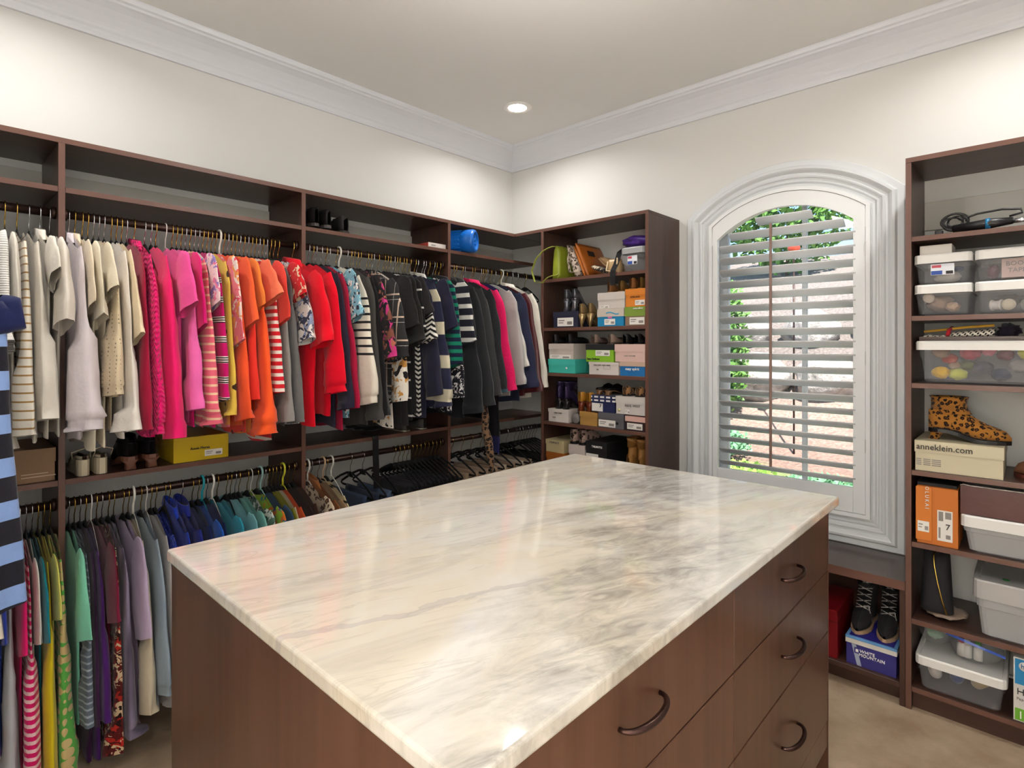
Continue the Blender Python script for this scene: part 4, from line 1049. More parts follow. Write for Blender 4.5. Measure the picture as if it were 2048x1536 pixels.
# clear plastic tubs
def film(name, mix, c):
    t = NT(name); mxn = t.n('ShaderNodeMixShader'); trn = t.n('ShaderNodeBsdfTransparent'); trn.inputs[0].default_value = (.97, .97, .98, 1)
    t.col(c); t.set(Roughness=.22); mxn.inputs[0].default_value = mix
    t.l(trn.outputs[0], mxn.inputs[1]); t.l(t.b.outputs[0], mxn.inputs[2]); t.l(mxn.outputs[0], t.out.inputs[0])
    return t.m
M_CLEAR, M_FROST = film('clear_plastic', .075, (.8, .8, .82)), film('frosted_plastic', .34, (.78, .78, .79))
M_LID = plain('white_lid', '#e6e4e0', .4)
def tub(label, loc, w, d, h, rz=0.0, lid=M_LID, name='storage_bin', stk=False, group=None, lidh=.022, mat=None):
    o = thing(name, label, 'bin', loc, rz, group)
    wb, db, th = w * .86, d * .9, .0018
    z1 = h - lidh
    ring = lambda k, z, off: rrect(wb + (w * .96 - wb) * k - 2 * off, db + (d * .97 - db) * k - 2 * off, .022, z, w / 2, d / 2, 3)
    rr = [ring(0, .0, .006), ring(.02, .006, 0), ring(.62, z1 * .70, 0), ring(.70, z1 * .72, -.003), ring(1, z1, 0), ring(1, z1, th), ring(.62, z1 * .70, th), ring(.03, .008, th)]
    v, f = loft(rr, True, True, True); mesh_obj('tub', v, f, mat or M_CLEAR, o, False)
    if lid:
        rr = [rrect(w * .99, d * .99, .024, z1 - .012, w / 2, d / 2, 3), rrect(w, d, .025, z1 - .012, w / 2, d / 2, 3), rrect(w * 1.0, d, .025, h - .006, w / 2, d / 2, 3), rrect(w * .98, d * .98, .022, h, w / 2, d / 2, 3), rrect(w * .9, d * .93, .018, h, w / 2, d / 2, 3), rrect(w * .88, d * .92, .018, h - .006, w / 2, d / 2, 3)]
        v, f = loft(rr, True, False, True); mesh_obj('lid', v, f, lid, o, False)
    if stk:
        yy = d / 2 - (db + (d * .97 - db) * .45) / 2 - .004
        s = box('label', (w * .30, yy - .0008, h * .30), (w * .70, yy, h * .66), card('#e6e8ef'), o)
        box('label_blue', (w * .31, yy - .0014, h * .31), (w * .50, yy - .0006, h * .44), card('#2c4d9c'), s)
        box('label_red', (w * .32, yy - .0014, h * .54), (w * .48, yy - .0006, h * .63), card('#c8465a'), s)
        box('label_print', (w * .56, yy - .0014, h * .32), (w * .68, yy - .0006, h * .42), M_INK, s)
    return o
def lump(name, label, cat, loc, r, m, scale=(1, 1, .6), seed=0, amp=.35, freq=2.2, group=None):
    o = blob(name, r, m, None, loc, scale, amp, freq, seed, 3, True)
    return tag(o, label, cat, group)
def pouch(parent, name, m, w, d, h, top=.8, bulge=1.1, r=.02, lean=0.0):
    rr = []
    for k in range(8):
        s = k / 7; q = (1 + (bulge - 1) * math.sin(PI * s)) * (1 + (top - 1) * s)
        rr.append(rrect(w * (1 + (top - 1) * s * .4), d * q if s < .99 else d * .25, r, h * s, lean * s, 0, 3))
    v, f = loft(rr); return mesh_obj(name, v, f, m, parent, True)

# ================================================================== corner shoe tower contents
leather = lambda c, r=.35: plain('leather_' + c.strip('#'), c, r, 0, (40, .25, .003), .05)
M_BLK = leather('#141214', .4); M_GOLDL = plain('gold_leather', '#b08a50', .28, .75); M_SILV = plain('silver_leather', '#8d8e96', .25, .8)
YF = -.336
Z1, Z2, Z3, Z4, Z5 = 1.8082, 1.5142, 1.2422, .9472, .6552
def row_box(label, z, pl, pr, pt, yf=YF, d=.29, **kw):
    x, w, h = pb(pl, pr, pt, z, yf); w -= .002; h -= .001
    return shoebox(label, (x, yf, z), w, h, d, kw.pop('body'), **kw), z + h + .0004
# ---- second shelf
row_box('navy shoe box with a white label under the silver sandals', Z2, 1106, 1156, 623, body='#1d2138', stk=(.18, .82, .08, .62))
_, zb = row_box('blue shoe box with a beige lid', Z2, 1194, 1248, 617, body='#1583b5', lid='#c9bdb0', lidh=.45, stk=(.28, .68, .08, .42))
sticker(_, .072, .098, .045, .066, card('#e06aa8'), False, .0014)
strap('brand_wave', [(.06 + .012 * i, -.0012, .072 + .006 * math.sin(i * .8)) for i in range(8)], .006, .0006, (0, 0, 1), card('#3aa0c8'), _)
_, zt = row_box('warm white shoe box stacked on the blue one', zb, 1195, 1250, 584, body='#cfc6bf', lidh=.45, stk=(.08, .42, .05, .22))
_, zg = row_box('brown shoe box with a leaf green lid', Z2, 1249, 1291, 613, body='#8a6f5c', lid='#7a9438', lidh=.5, stk=(.24, .96, .06, .44))
text(_, 'naturalizer', .014, (.085, -.0010, .088), FACE_Y, M_WHITE_INK)
_, zo = row_box('bright orange shoe box stacked on the green lidded one', zg, 1250, 1291, 577, body='#d98028', lidh=.36, stk=(.5, .97, .08, .36), txt=(('S P R I N G', .012, .5, .50, M_INK),))
for i, (px, z) in enumerate(((1222, zt), (1244, zt), (1266, zo), (1283, zo))):
    p = on_y(px, 560, -.30)
    shoe('gold_pump', 'gold dress pump standing on the %s box' % ('warm white' if i < 2 else 'bright orange'), (p.x, -.325, z), PI, 'pump', M_GOLDL if i % 2 else leather('#8a5a34', .3), M_GOLDL, h=.0, L=.20, wd=.62, group='gold heels on the boxes')
p = on_y(1132, 600, -.3)
for k, px in enumerate((1131, 1147)):
    p = on_y(px, 600, -.32)
    shoe('silver_sandal', 'silver high heeled sandal on the navy box', (p.x, -.325, 1.6105), PI, 'pump', M_SILV, M_SILV, h=.07, L=.19, wd=.62, group='pair of silver sandals', mh=M_SILV)
for k, (px, a) in enumerate(((1166, 2.5), (1184, 2.2))):
    p = on_y(px, 640, -.27)
    shoe('gold_stiletto', ('pale gold stiletto tipped over beside the navy box', 'pale gold stiletto leaning against the blue box')[k], (p.x + .026 - .004 * k, -.335, Z2), PI, 'pump', plain('pale_gold_leather', '#c3a878', .25, .7), plain('pale_gold_leather', '#c3a878'), h=.075, L=.20, wd=.5, group='pair of pale gold stilettos')
# ---- third shelf
_, zb = row_box('bright turquoise shoe box', Z3, 1096, 1150, 718, body='#3fb7a8', lidh=.42, d=.30)
lathe('brand_disc', [(.0001, 0), (.007, 0), (.007, .0008), (.0001, .0008)], card('#d8e6e2'), _, 14, (.14, .0012, .03)).rotation_euler = (PI / 2, 0, 0)
_, zt = row_box('pale grey beige shoe box on the turquoise one', zb, 1097, 1147, 687, body='#c3b7ae', lidh=.36, stk=(.06, .9, .03, .28))
for k, px in enumerate((1112, 1140)):
    p = on_y(px, 680, -.3)
    shoe('black_flat', 'black flat shoe on the pale grey beige box', (p.x, -.325, zt), PI, 'flat', M_BLK, M_BLK, L=.21, group='pair of black flats')
_, zb = row_box('white shoe box with small grey print under the lime one', Z3, 1177, 1238, 724, body='#d6ccc6', lidh=.2, txt=(('NINE WEST  NINE WEST', .010, .45, .72, M_GREY_INK), ('7M', .012, .3, .35, M_GREY_INK)))
for e in ((.62, .88, .30, .305), (.62, .88, .55, .555), (.62, .625, .3, .55), (.875, .88, .3, .55)):
    box('print_mark', (e[0] * .165, .0008, e[2] * .108), (e[1] * .165, .0016, e[3] * .108 + .0005), M_GREY_INK, _)
_, zt = row_box('lime green shoe box with a black woven lid', zb, 1171, 1228, 688, body='#86b92a', lid=fabric('woven_black_lid', 'houndstooth', ['#19191a', '#3a3a3c'], .012), lidh=.32, stk=(.36, .86, .34, .66), txt=(('Sam Edelman', .016, .28, .12, M_INK),))
for k, px in enumerate((1198, 1224)):
    p = on_y(px, 680, -.3)
    shoe('taupe_pump', 'taupe bow pump lying on the lime box', (p.x - .02 + .022 * k, -.33, zt), PI * (1.06 - .06 * k), 'flat', leather('#8d776b'), leather('#5c4a42'), h=.0, L=.19, group='pair of taupe pumps')
_, zb = row_box('cobalt blue shoe box with a tan lid and white script', Z3, 1239, 1291, 724, body='#1b6fae', lid='#c3a793', lidh=.30, txt=(('easy spirit', .021, .5, .42, M_WHITE_INK),))
_, zt = row_box('pale pink shoe box on the cobalt one', zb, 1229, 1291, 688, body='#d9b8ae', lidh=.42, txt=(('A N N  T A Y L O R', .008, .5, .32, M_GREY_INK),))
for k, px in enumerate((1254, 1278)):
    p = on_y(px, 680, -.3)
    shoe('black_pump', 'black heeled pump on the pale pink box', (p.x, -.325, zt), PI, 'flat', M_BLK, M_BLK, L=.20, group='pair of black pumps')
# ---- fourth shelf
_, zt = row_box('white shoe box with printed lines under the purple heels', Z4, 1096, 1137, 818, body='#d3cac3', lidh=.25, txt=(('NINE WEST', .011, .5, .66, M_GREY_INK), ('10 M', .011, .3, .3, M_GREY_INK)))
for k, px in enumerate((1121, 1132)):
    p = on_y(px, 800, -.31)
    shoe('purple_heel', 'metallic purple heeled shoe on the white printed box', (p.x - .012 + .012 * k, -.325, zt), PI, 'boot', plain('purple_metallic', '#453a5e', .25, .5), M_BLK, h=.05, shaft=.10, L=.17, wd=.6, group='pair of purple heels')
p = on_y(1149, 842, -.33)
o = thing('shoe_horn_disc', 'round grey vinyl pouch beside the white printed box', 'pouch', (p.x, -.325, Z4))
lathe('pouch_body', [(.0001, 0), (.026, 0), (.030, .006), (.030, .024), (.026, .03), (.0001, .03)], leather('#77706e', .5), o, 20, (0, .03, .0302)).rotation_euler = (PI / 2, 0, 0)
_, zt1 = row_box('tan kraft shoe box under the mustard heels', Z4, 1159, 1195, 824, body='#ad8343', lidh=.36)
_, zt2 = row_box('grey shoe box with a big white label and finger hole', Z4, 1196, 1248, 826, body='#5d5a60', lidh=.4, stk=(.02, .68, .06, .52))
lathe('finger_hole', [(.0001, 0), (.0075, 0), (.0075, .0008), (.0001, .0008)], plain('hole_black', '#08080a', .9), _, 14, (.125, .0014, .03)).rotation_euler = (PI / 2, 0, 0)
_, zt3 = row_box('dark maroon shoe box with a pale pink lid', Z4, 1250, 1291, 833, body='#321a1e', lid='#d9aea2', lidh=.36, stk=(.1, .86, .1, .52))
for k, (px, yy) in enumerate(((1161, -.325), (1178, -.325))):
    p = on_y(px, 800, -.32)
    shoe('mustard_heel', 'mustard leather heeled shoe on the kraft box', (p.x - .004, yy, zt1), PI, 'pump', leather('#b07a28'), leather('#6e2f18'), h=.05, L=.19, group='pair of mustard heels')
x, w, h = pb(1182, 1230, 791, zt2, YF)
_ = shoebox('navy shoe box with a navy and white striped lid', (x, YF, zt2), w - .002, h, .28, '#1c2450', fabric('striped_lid', 'stripe', ['#e6e2de', '#1c2450'], .02, .5), .42, stk=(.03, .5, .04, .52), bars=False)
for k in range(4): box('lid_stripe', (w * (.06 + .25 * k), -.0012, h * .6), (w * (.06 + .25 * k) + .012, -.0002, h * .99), card('#1c2450'), _)
text(_, '7', .026, (w * .40, .0006, h * .28), FACE_Y, M_INK)
z5 = zt2 + h + .001
x, w, h = pb(1231, 1291, 796, zt3, YF)
_ = shoebox('white shoe box on the maroon one lettered in grey', (x, YF, max(zt3, zt2) + .0005), w - .002, h, .28, '#cfc7c1', None, .4, stk=(.34, .48, .05, .28), txt=(('NINE WEST', .018, .58, .44, M_GREY_INK),))
lathe('round_sticker', [(.0001, 0), (.009, 0), (.009, .0008), (.0001, .0008)], card('#d8cf9a'), _, 14, (.022, .0014, .022)).rotation_euler = (PI / 2, 0, 0)
z6 = max(zt3, zt2) + h + .001
for k, px in enumerate((1200, 1218)):
    p = on_y(px, 780, -.30)
    shoe('brown_mule', 'brown wedge mule on the striped navy box', (p.x, -.325, z5), PI, 'mule', M_BLK, leather('#7a5a3c'), h=.022, L=.2, group='pair of brown mules')
for k, px in enumerate((1252, 1278)):
    p = on_y(px, 785, -.31)
    shoe('leopard_flat', 'animal print flat on the white lettered box', (p.x, -.325, z6), PI, 'flat', fabric('leopard_shoe', 'leopard', ['#a5764c', '#20130e', '#6e4528'], .018), M_BLK, L=.19, group='pair of animal print flats')
# ---- fifth shelf (above the worktop's far edge)
_, zb = row_box('orange shoe box at the bottom of the stack', Z5, 1092, 1130, 905, body='#a45c20')
_, zt = row_box('cream shoe box lettered with wide spaced capitals', zb, 1091, 1128, 880, body='#c3b48a', lidh=.36, txt=(('E S P R I T', .017, .5, .72, M_GREY_INK),))
_, zt2 = row_box('off white shoe box under the snake print shoes', Z5, 1137, 1170, 890, body='#cdbfb8', lidh=.30, txt=(('CLARKS', .012, .5, .5, M_GREY_INK),))
_, zt3 = row_box('black shoe box with small white capitals', Z5, 1171, 1214, 884, body='#1b1a1c', lidh=.26, stk=(.02, .6, .3, .66), txt=(('TALBOTS', .017, .55, .84, M_WHITE_INK),))
for k, px in enumerate((1147, 1160)):
    p = on_y(px, 880, -.32)
    shoe('snake_print_shoe', 'snake print loafer on the off white box', (p.x - .008 + .016 * k, -.325, zt2), PI, 'sneaker', fabric('snake_shoe', 'leopard', ['#b79a8c', '#3a2a26', '#8a6e62'], .024), M_BLK, L=.2, group='pair of snake print loafers')
for k, px in enumerate((1272, 1286)):
    p = on_y(px, 905, -.26)
    shoe('tan_bootie', 'tan ankle boot standing at the end of the lower shelf', (p.x - .02 + .02 * k, -.31, Z5), PI, 'boot', leather('#a4733c', .5), leather('#5a3a22'), h=.06, shaft=.17, L=.19, wd=.7, group='pair of tan booties')
# ---- top shelf: bags
gb = thing('green_handbag', 'lime green handbag with a long strap hanging past the panel', 'bag', (.650, -.183, Z1 + .001), PI / 2)
pouch(gb, 'bag_body', leather('#8f9a2c', .35), .26, .06, .205, .8, 1.1)
strap('strap', [(-.125, -.025, .03), (-.150, -.02, .022), (-.170, -.01, .018), (-.178, .02, .008), (-.179, .06, -.02), (-.179, .12, -.01), (-.179, .145, .06), (-.179, .11, .13), (-.179, .06, .17), (-.178, .02, .185), (-.165, -.01, .195), (-.11, -.01, .20), (-.06, -.005, .208)], .012, .003, (1, 0, 0), leather('#a3ab4c', .35), gb)
sb = thing('snake_print_handbag', 'snake print handbag leaning on the lime one', 'bag', (.806, -.19, Z1 + .012), PI / 2 + .1)
o = pouch(sb, 'bag_body', fabric('snake_bag', 'leopard', ['#c3b2a2', '#3c302c', '#9a8676'], .016), .25, .045, .20, .8, 1.2); o.rotation_euler = (-.38, 0, 0)
strap('strap', [(-.12, .0, .02), (-.135, .045, .02), (-.13, .06, .1), (-.11, .05, .17)], .022, .003, (1, 0, 0), fabric('snake_bag', 'leopard', ['#c3b2a2'] * 3), sb)
ob = thing('cognac_clutch', 'cognac leather flat bag with a dark plate', 'bag', (.892, -.19, Z1 + .006), PI / 2)
o = pouch(ob, 'bag_body', leather('#a45a1e', .35), .26, .022, .215, .95, 1.05, .012); o.rotation_euler = (-.42, 0, 0)
q = box('plate', (-.055, -.017, .13), (.01, -.0125, .165), leather('#2a1a12'), ob, .002); q.rotation_euler = (-.42, 0, 0)
ob = thing('orange_folder_bag', 'orange tan leather pouch between the snake bag and the cognac bag', 'bag', (.866, -.19, Z1 + .005), PI / 2)
o = pouch(ob, 'bag_body', leather('#bb6a24', .35), .24, .015, .20, .95, 1.05, .01); o.rotation_euler = (-.41, 0, 0)
ob = thing('beige_shoulder_bag', 'beige buckled shoulder bag slumped on its side', 'bag', (1.035, -.16, Z1 + .031), PI / 2)
o = pouch(ob, 'bag_body', leather('#b9966c', .45),   .17, .045, .14, .7, 1.1); o.rotation_euler = (-.95, 0, 0)
strap('strap', [(-.085, .11, .075), (-.10, .07, .04), (-.105, .03, .01), (-.10, -.0, -.02), (-.09, -.03, -.025)], .016, .003, (1, 0, 0), leather('#c9a884', .45), ob)
ob = thing('black_clutch', 'small black and cream patterned clutch lying under the beige bag', 'bag', (1.018, -.292, Z1 + .016), PI / 2)
o = pouch(ob, 'bag_body', fabric('dark_print_clutch', 'floral', ['#1a1718', '#d3c2a6', '#1a1718'], .02), .07, .024, .10, .9, 1.1, .008); o.rotation_euler = (-1.2, 0, 0)
ob = thing('cream_frame_purse', 'cream frame purse with a rolled handle', 'bag', (1.060, -.285, Z1), .1)
pouch(ob, 'bag_body', leather('#c3a478', .4), .075, .06, .085, .9, 1.15)
tube('handle', [(-.03, -.028, .07), (-.035, -.04, .02), (.0, -.05, .008), (.03, -.045, .02), (.032, -.04, .06), (.025, -.024, .085)], .005, leather('#d2b78e', .4), ob, 8)
x, w, h = pb(1243, 1291, 493, Z1, -.30)
tb = tub('small grey tinted clear bin at the end of the top shelf', (x, -.315, Z1), w, .27, .135, lid=plain('grey_clear_lid', '#a8a8aa', .3), stk=True)
o = lump('purple_scarf', 'shiny purple cloth heaped on the small clear bin', 'scarf', (x + w / 2 - .012, -.19, Z1 + .135 + .043), .095, plain('purple_satin', '#4a2a86', .35), (.98, 1.0, .34), 4, .4, 2.0)
strap('black_ribbon', [(x - .012, -.24, Z1 + .150), (x - .018, -.29, Z1 + .12), (x - .020, -.325, Z1 + .05), (x - .020, -.354, Z1 + .012), (x - .020, -.359, Z1 - .02), (x - .02, -.359, Z1 - .07)], .03, .003, (1, .2, 0), M_VELVET).name = 'black_scarf'
tag(bpy.data.objects['black_scarf'], 'black sash hanging from the purple cloth over the shelf edge', 'sash')
bpy.context.view_layer.update()
# ================================================================== storage tower contents (right of the window)
RZ1, RZ2, RZ3, RZ4, RZ5, RZ6, RZ7 = [z + .0003 for z in RZ]
# curling tool with its cord
ct = thing('hair_tool', 'black corded hair tool with a blue ring on the high shelf', 'hair tool', (2.58, -.27, RZ1))
tube('barrel', [(-.02, -.02, .022), (.06, -.035, .023), (.085, -.04, .0235), (.15, -.05, .024)], .016, M_BLK, ct, 12, [.014, .018, .019, .012])
lathe('blue_ring', [(.0185, 0), (.021, 0), (.021, .014), (.0185, .014)], plain('cyan_plastic', '#1e6f9c', .35), ct, 16, (.075, -.0375, .0235), 'x')
tube('tip', [(.15, -.05, .022), (.19, -.058, .022)], .008, M_CHROME, ct, 10)
cord = []
for i in range(90):
    a = i * .30; r_ = .030 + .010 * math.sin(i * .21)
    cord.append((-.015 + r_ * 1.1 * math.cos(a), -.01 + .004 * math.sin(i), .048 + r_ * .9 * math.sin(a) * .9))
cord += [(.0, -.01, .055), (.05, -.01, .070), (.12, -.02, .074), (.17, -.03, .066), (.175, -.04, .05), (.14, -.04, .042)]
tube('power_cord', cord, .004, M_BLK, ct, 6)
box('plug', (-.075, -.03, .001), (-.050, -.005, .022), M_BLK, ct, .004)
# four shoe-size tubs in two stacks
x, w, h = pb(1826, 1944, 567, RZ2, -.325)
X2, W2, _h = pb(1946, 2075, 560, RZ2, -.325)
tub('clear lidded bin of beige wraps at the bottom of the left stack', (x + .002, -.330, RZ2), w, .30, .119)
tub('clear lidded bin with a blue label on the left stack', (x + .002, -.330, RZ2 + .1196), w, .30, .1145, stk=True)
tub('clear lidded bin of thread spools at the bottom of the right stack', (X2 + .004, -.330, RZ2), W2, .30, .119)
tub('clear lidded bin holding a pink lettered box', (X2 + .004, -.330, RZ2 + .1196), W2, .30, .1145)
lump('beige_wrap', 'crumpled beige wrap in the lower left bin', 'cloth', (x + w * .42, -.20, RZ2 + .050), .042, fab('#b99e88'), (1.0, 1.5, .7), 1)
lump('tan_wrap', 'folded tan wrap in the lower left bin', 'cloth', (x + w * .66, -.262, RZ2 + .034), .028, fab('#c9a98c'), (.75, .9, .6), 2)
o = thing('bandage_roll', 'cream rolled bandage in the lower left bin', 'roll', (x + .045, -.292, RZ2 + .070)); lathe('roll', [(.008, 0), (.018, 0), (.018, .06), (.008, .06)], fab('#d8c8b4'), o, 16).rotation_euler = (-PI / 2, 0, 0)
lump('white_cushion', 'soft white pad in the labelled clear bin', 'pad', (x + w * .55, -.22, RZ2 + .1196 + .034), .038, fab('#d9d2c4'), (1.1, 1.3, .6), 3, .15)
lump('blue_cloth', 'dark blue cloth in the labelled clear bin', 'cloth', (x + w * .68, -.17, RZ2 + .1196 + .068), .03, fab('#2f4a7c'), (.8, 1.3, .35), 5, .15)
tb_ = thing('pink_lettered_box', 'pale pink box lettered in capitals inside the clear bin', 'box', (X2 + .078, -.292, RZ2 + .1196 + .012))
box('carton', (0, 0, 0), (.085, .09, .068), card('#cfb0a4'), tb_, .001)
text(tb_, 'BOOB', .022, (.042, -.0006, .042), FACE_Y, M_GREY_INK); text(tb_, 'TAPE', .022, (.042, -.0006, .018), FACE_Y, M_GREY_INK)
lump('mauve_pouch', 'shiny mauve pouch beside the pink lettered box', 'pouch', (X2 + .052, -.23, RZ2 + .1196 + .042), .024, plain('mauve_satin', '#7a4a52', .35), (.75, 1.2, 1.0), 7)
for k in range(3):
    o = thing('thread_spool', ('white thread spool lying in the spool bin', 'cream ribbon spool standing on edge in the spool bin', 'grey thread spool at the back of the spool bin')[k], 'spool', (X2 + .05 + .045 * k, -.27 + .03 * (k == 2), RZ2 + .034))
    lathe('spool', [(.005, 0), (.020, 0), (.020, .004), (.016, .006), (.016, .026), (.020, .028), (.020, .032), (.005, .032)], fab(('#e3ded4', '#d8cdb4', '#9a968f')[k]), o, 16).rotation_euler = (PI / 2, 0, (1.2, .1, .8)[k])
lump('grey_yarn', 'tangled grey notions in the spool bin', 'notions', (X2 + .095, -.17, RZ2 + .058), .035, fab('#7c756e'), (1.2, 1.1, .5), 9, .5, 3)
wb_ = thing('white_carton', 'small white carton on top of the left bin stack', 'box', (x + .018, -.30, RZ2 + .2350)); box('carton', (0, 0, 0), (.10, .12, .038), card('#ddd6cd'), wb_, .002)
# big clear bin of clothes, tray and wrapped scarf
x, w, h = pb(1830, 2130, 684, RZ3, -.328)
BW, BH = .42, .162
tub('large clear bin packed with coloured knits', (x, -.333, RZ3), BW, .31, BH)
cols = [('yellow', '#e0b31c'), ('pale lime', '#c9cf5a'), ('coral red', '#b8452f'), ('tan', '#8f6f52'), ('crimson', '#b2203c'), ('rose', '#c2566c'), ('slate', '#3d3c48'), ('olive', '#5c6238'), ('beige', '#a89078'), ('navy', '#23304a'), ('maroon', '#6e2630'), ('neon yellow', '#d9dc3c'), ('silver grey', '#8f8d8a'), ('black', '#222024')]
pos = [(.075, .032, .030), (.125, .028, .030), (.10, .085, .026), (.075, .112, .030), (.16, .108, .034), (.215, .118, .026), (.20, .055, .030), (.155, .062, .026), (.118, .058, .022), (.25, .030, .030), (.262, .102, .026), (.325, .110, .032), (.300, .062, .030), (.345, .035, .034)]
for i, ((cn, c), (px_, pz, r_)) in enumerate(zip(cols, pos)):
    lump('rolled_knit', '%s crumpled knit packed in the large clear bin' % cn, 'clothing', (x + px_, -.270 + .012 * (i % 3), RZ3 + pz + .008), r_ * .84, fab(c), (1.1, .8, .85), i + 20, .30, 2.4, 'knits in the large clear bin')
ty = thing('brown_tray', 'flat dark brown tray on the lid of the large bin', 'tray', (x + .012, -.32, RZ3 + BH + .0006))
box('tray_floor', (0, 0, 0), (.32, .20, .006), leather('#3a2018', .3), ty, .001)
for a, b in (((0, 0, .006), (.32, .006, .016)), ((0, .194, .006), (.32, .2, .016)), ((0, .0062, .006), (.006, .1938, .016)), ((.314, .0062, .006), (.32, .1938, .016))): box('tray_rim', a, b, leather('#3a2018', .3), ty, .001)
hs = thing('houndstooth_scarf', 'houndstooth scarf with yellow and red trim folded on the tray', 'scarf', (x + .022, -.30, RZ3 + BH + .0072))
rr = []
for k in range(16):
    s = k / 15; xx = .27 * s * .78; hh = .026 + .024 * max(0, s - .35) - .010 * math.sin(min(1, s / .4) * PI) * (s < .4)
    if k in (0,): hh = .016
    rr.append([Vector((xx, .0 + .07 * (1 - math.cos(a)) / 2 * 2, hh / 2 + .0 + hh / 2 * math.sin(a) * 1.0)) for a in [2 * PI * j / 14 for j in range(14)]])
v, f = loft(rr); mesh_obj('scarf_roll', v, f, fabric('houndstooth', 'houndstooth', ['#e2dacb', '#1a1614'], .020), hs, True)
tube('red_trim', [(.075, .0, .012), (.078, -.006, .020), (.080, .005, .034), (.085, .05, .044)], .007, fab('#b3202a'), hs, 8)
tube('yellow_trim', [(.0, .03, .030), (.06, .025, .036), (.12, .03, .044), (.18, .03, .048), (.21, .03, .050)], .005, fab('#c99a34'), hs, 8)
lump('dark_tassel', 'dark purple tasselled scarf end beside the houndstooth roll', 'scarf', (x + .27, -.24, RZ3 + BH + .036), .032, fab('#1c1626'), (1.0, 1.1, .75), 33, .6, 4)
# ---- leopard boot on its box, tan boot
x, w, h = pb(1829, 1998, 888, RZ4, -.333)
_ = shoebox('cream shoe box lettered with a web address under the leopard boot', (x, -.336, RZ4), .262, .115, .30, '#c9bfa2', None, .38, txt=())
text(_, 'anneklein.com', .032, (.006, -.001, .083), FACE_Y, M_INK, align='LEFT', sx=.92)
for k, (a, b) in enumerate(((.006, .022), (.028, .050), (.054, .082))):
    for j in range(4): box('print_mark', (a, .0010, .022 + j * .007), (b, .0019, .0255 + j * .007), M_GREY_INK, _)
M_LEO = fabric('leopard_fur', 'leopard', ['#a8702c', '#160d0a', '#6a3c18'], .015)
o = shoe('leopard_boot', 'leopard print ankle boot standing on the cream box', (x + .035, -.24, RZ4 + .1153), PI / 2, 'boot', M_LEO, M_BLK, h=.030, shaft=.125, L=.245, wd=1.25, mh=M_LEO)
o = shoe('tan_ankle_boot', 'tan suede ankle boot beside the cream box', (x + .47, -.25, RZ4), -PI / 2 - .25, 'boot', leather('#7d5038', .7), leather('#5c2a20', .5), h=.028, shaft=.12, L=.19, wd=1.1)
# ---- orange box, maroon box, bin
x, w, h = pb(1832, 1918, 960, RZ5, -.333)
ob_ = thing('orange_shoe_box', 'orange shoe box standing on its end with a dark lining', 'box', (x, -.336, RZ5))
OW, OH = .128, .232
box('carton', (.003, .003, 0), (OW, .19, OH - .014), card('#c56d1e'), ob_, .001)
box('dark_lining', (.002, .02, OH - .0138), (OW - .004, .185, OH - .002), plain('dark_lining', '#141419', .7), ob_, .001)
fp = box('lid_flap', (.0, -.004, .012), (.050, .002, OH - .016), card('#cf7524'), ob_, .001)
text(ob_, 'O L U K A I', .017, (.030, -.0046, OH - .055), (PI / 2, PI / 2, 0), M_WHITE_INK)
s = sticker(ob_, .006, .042, .045, .085, None, True, -.0042)
s = box('label', (.066, .0018, .02), (.112, .0026, .135), M_PAPER, ob_)
for j, (a, b, c, d) in enumerate(((.07, .084, .095, .13), (.09, .108, .105, .13), (.092, .106, .03, .045), (.07, .076, .03, .07))): box('print_mark', (a, .0012, c), (b, .0019, d), M_GREY_INK, s)
text(s, '7', .03, (.098, .0012, .065), FACE_Y, M_INK)
mb_ = thing('maroon_box', 'open maroon box with frayed white edges on the white lidded bin', 'box', (x + .134, -.325, RZ5 + .1345))
box('front_panel', (0, 0, 0), (.33, .003, .105), leather('#4a1a1a', .35), mb_)
box('side_panel', (0, .0032, 0), (.003, .25, .105), leather('#4a1a1a', .35), mb_)
box('side_panel', (.327, .0032, 0), (.33, .25, .105), leather('#4a1a1a', .35), mb_)
box('base_panel', (.0032, .0032, 0), (.3268, .25, .003), leather('#4a1a1a', .35), mb_)
tube('frayed_edge', [(0, .0015, .1055), (.01, .002, .109), (.03, .001, .106), (.06, .001, .1065), (.10, .0015, .106), (.2, .0015, .106), (.33, .0015, .106)], .0016, M_PAPER, mb_, 5)
tub('white lidded clear bin under the open maroon box', (x + .134, -.34, RZ5), .34, .32, .134, lidh=.03, mat=M_FROST)
# ---- black bag, plastic bag, lidded bin
x, w, h = pb(1836, 1930, 1105, RZ6, -.32)
bb = thing('black_bag', 'black fabric bag with a gold zip standing on a plastic bag', 'bag', (x + .050, -.235, RZ6 + .030), .1)
pouch(bb, 'bag_body', plain('black_cloth', '#17151a', .8, 0, (70, .3, .003)), .105, .14, .225, .45, 1.1, .03)
tube('gold_zip', [(.030, -.078, .005), (.015, -.086, .06), (.002, -.082, .12), (-.008, -.070, .18), (-.010, -.056, .215), (.0, -.040, .236)], .0028, M_GOLD, bb, 6)
pg = lump('plastic_bag', 'crumpled beige plastic bag lying under the black bag', 'bag', (x + .075, -.235, RZ6 + .0200), .064, plain('beige_plastic', '#9a8474', .4), (1.0, 1.15, .13), 41, .3, 3)
M_LIDG = plain('translucent_lid', '#b3b0ae', .35)
tub('clear bin with a deep frosted lid on the low shelf', (x + .165, -.34, RZ6), .34, .32, .205, lid=M_LIDG, lidh=.055, mat=M_FROST)
o = thing('green_sticker', 'tiny green sticker stuck on the frosted lid', 'sticker', (x + .255, -.26, RZ6 + .1995)); lathe('dot', [(.0001, 0), (.011, 0), (.011, .001), (.0001, .001)], card('#2c8a3a'), o, 12)
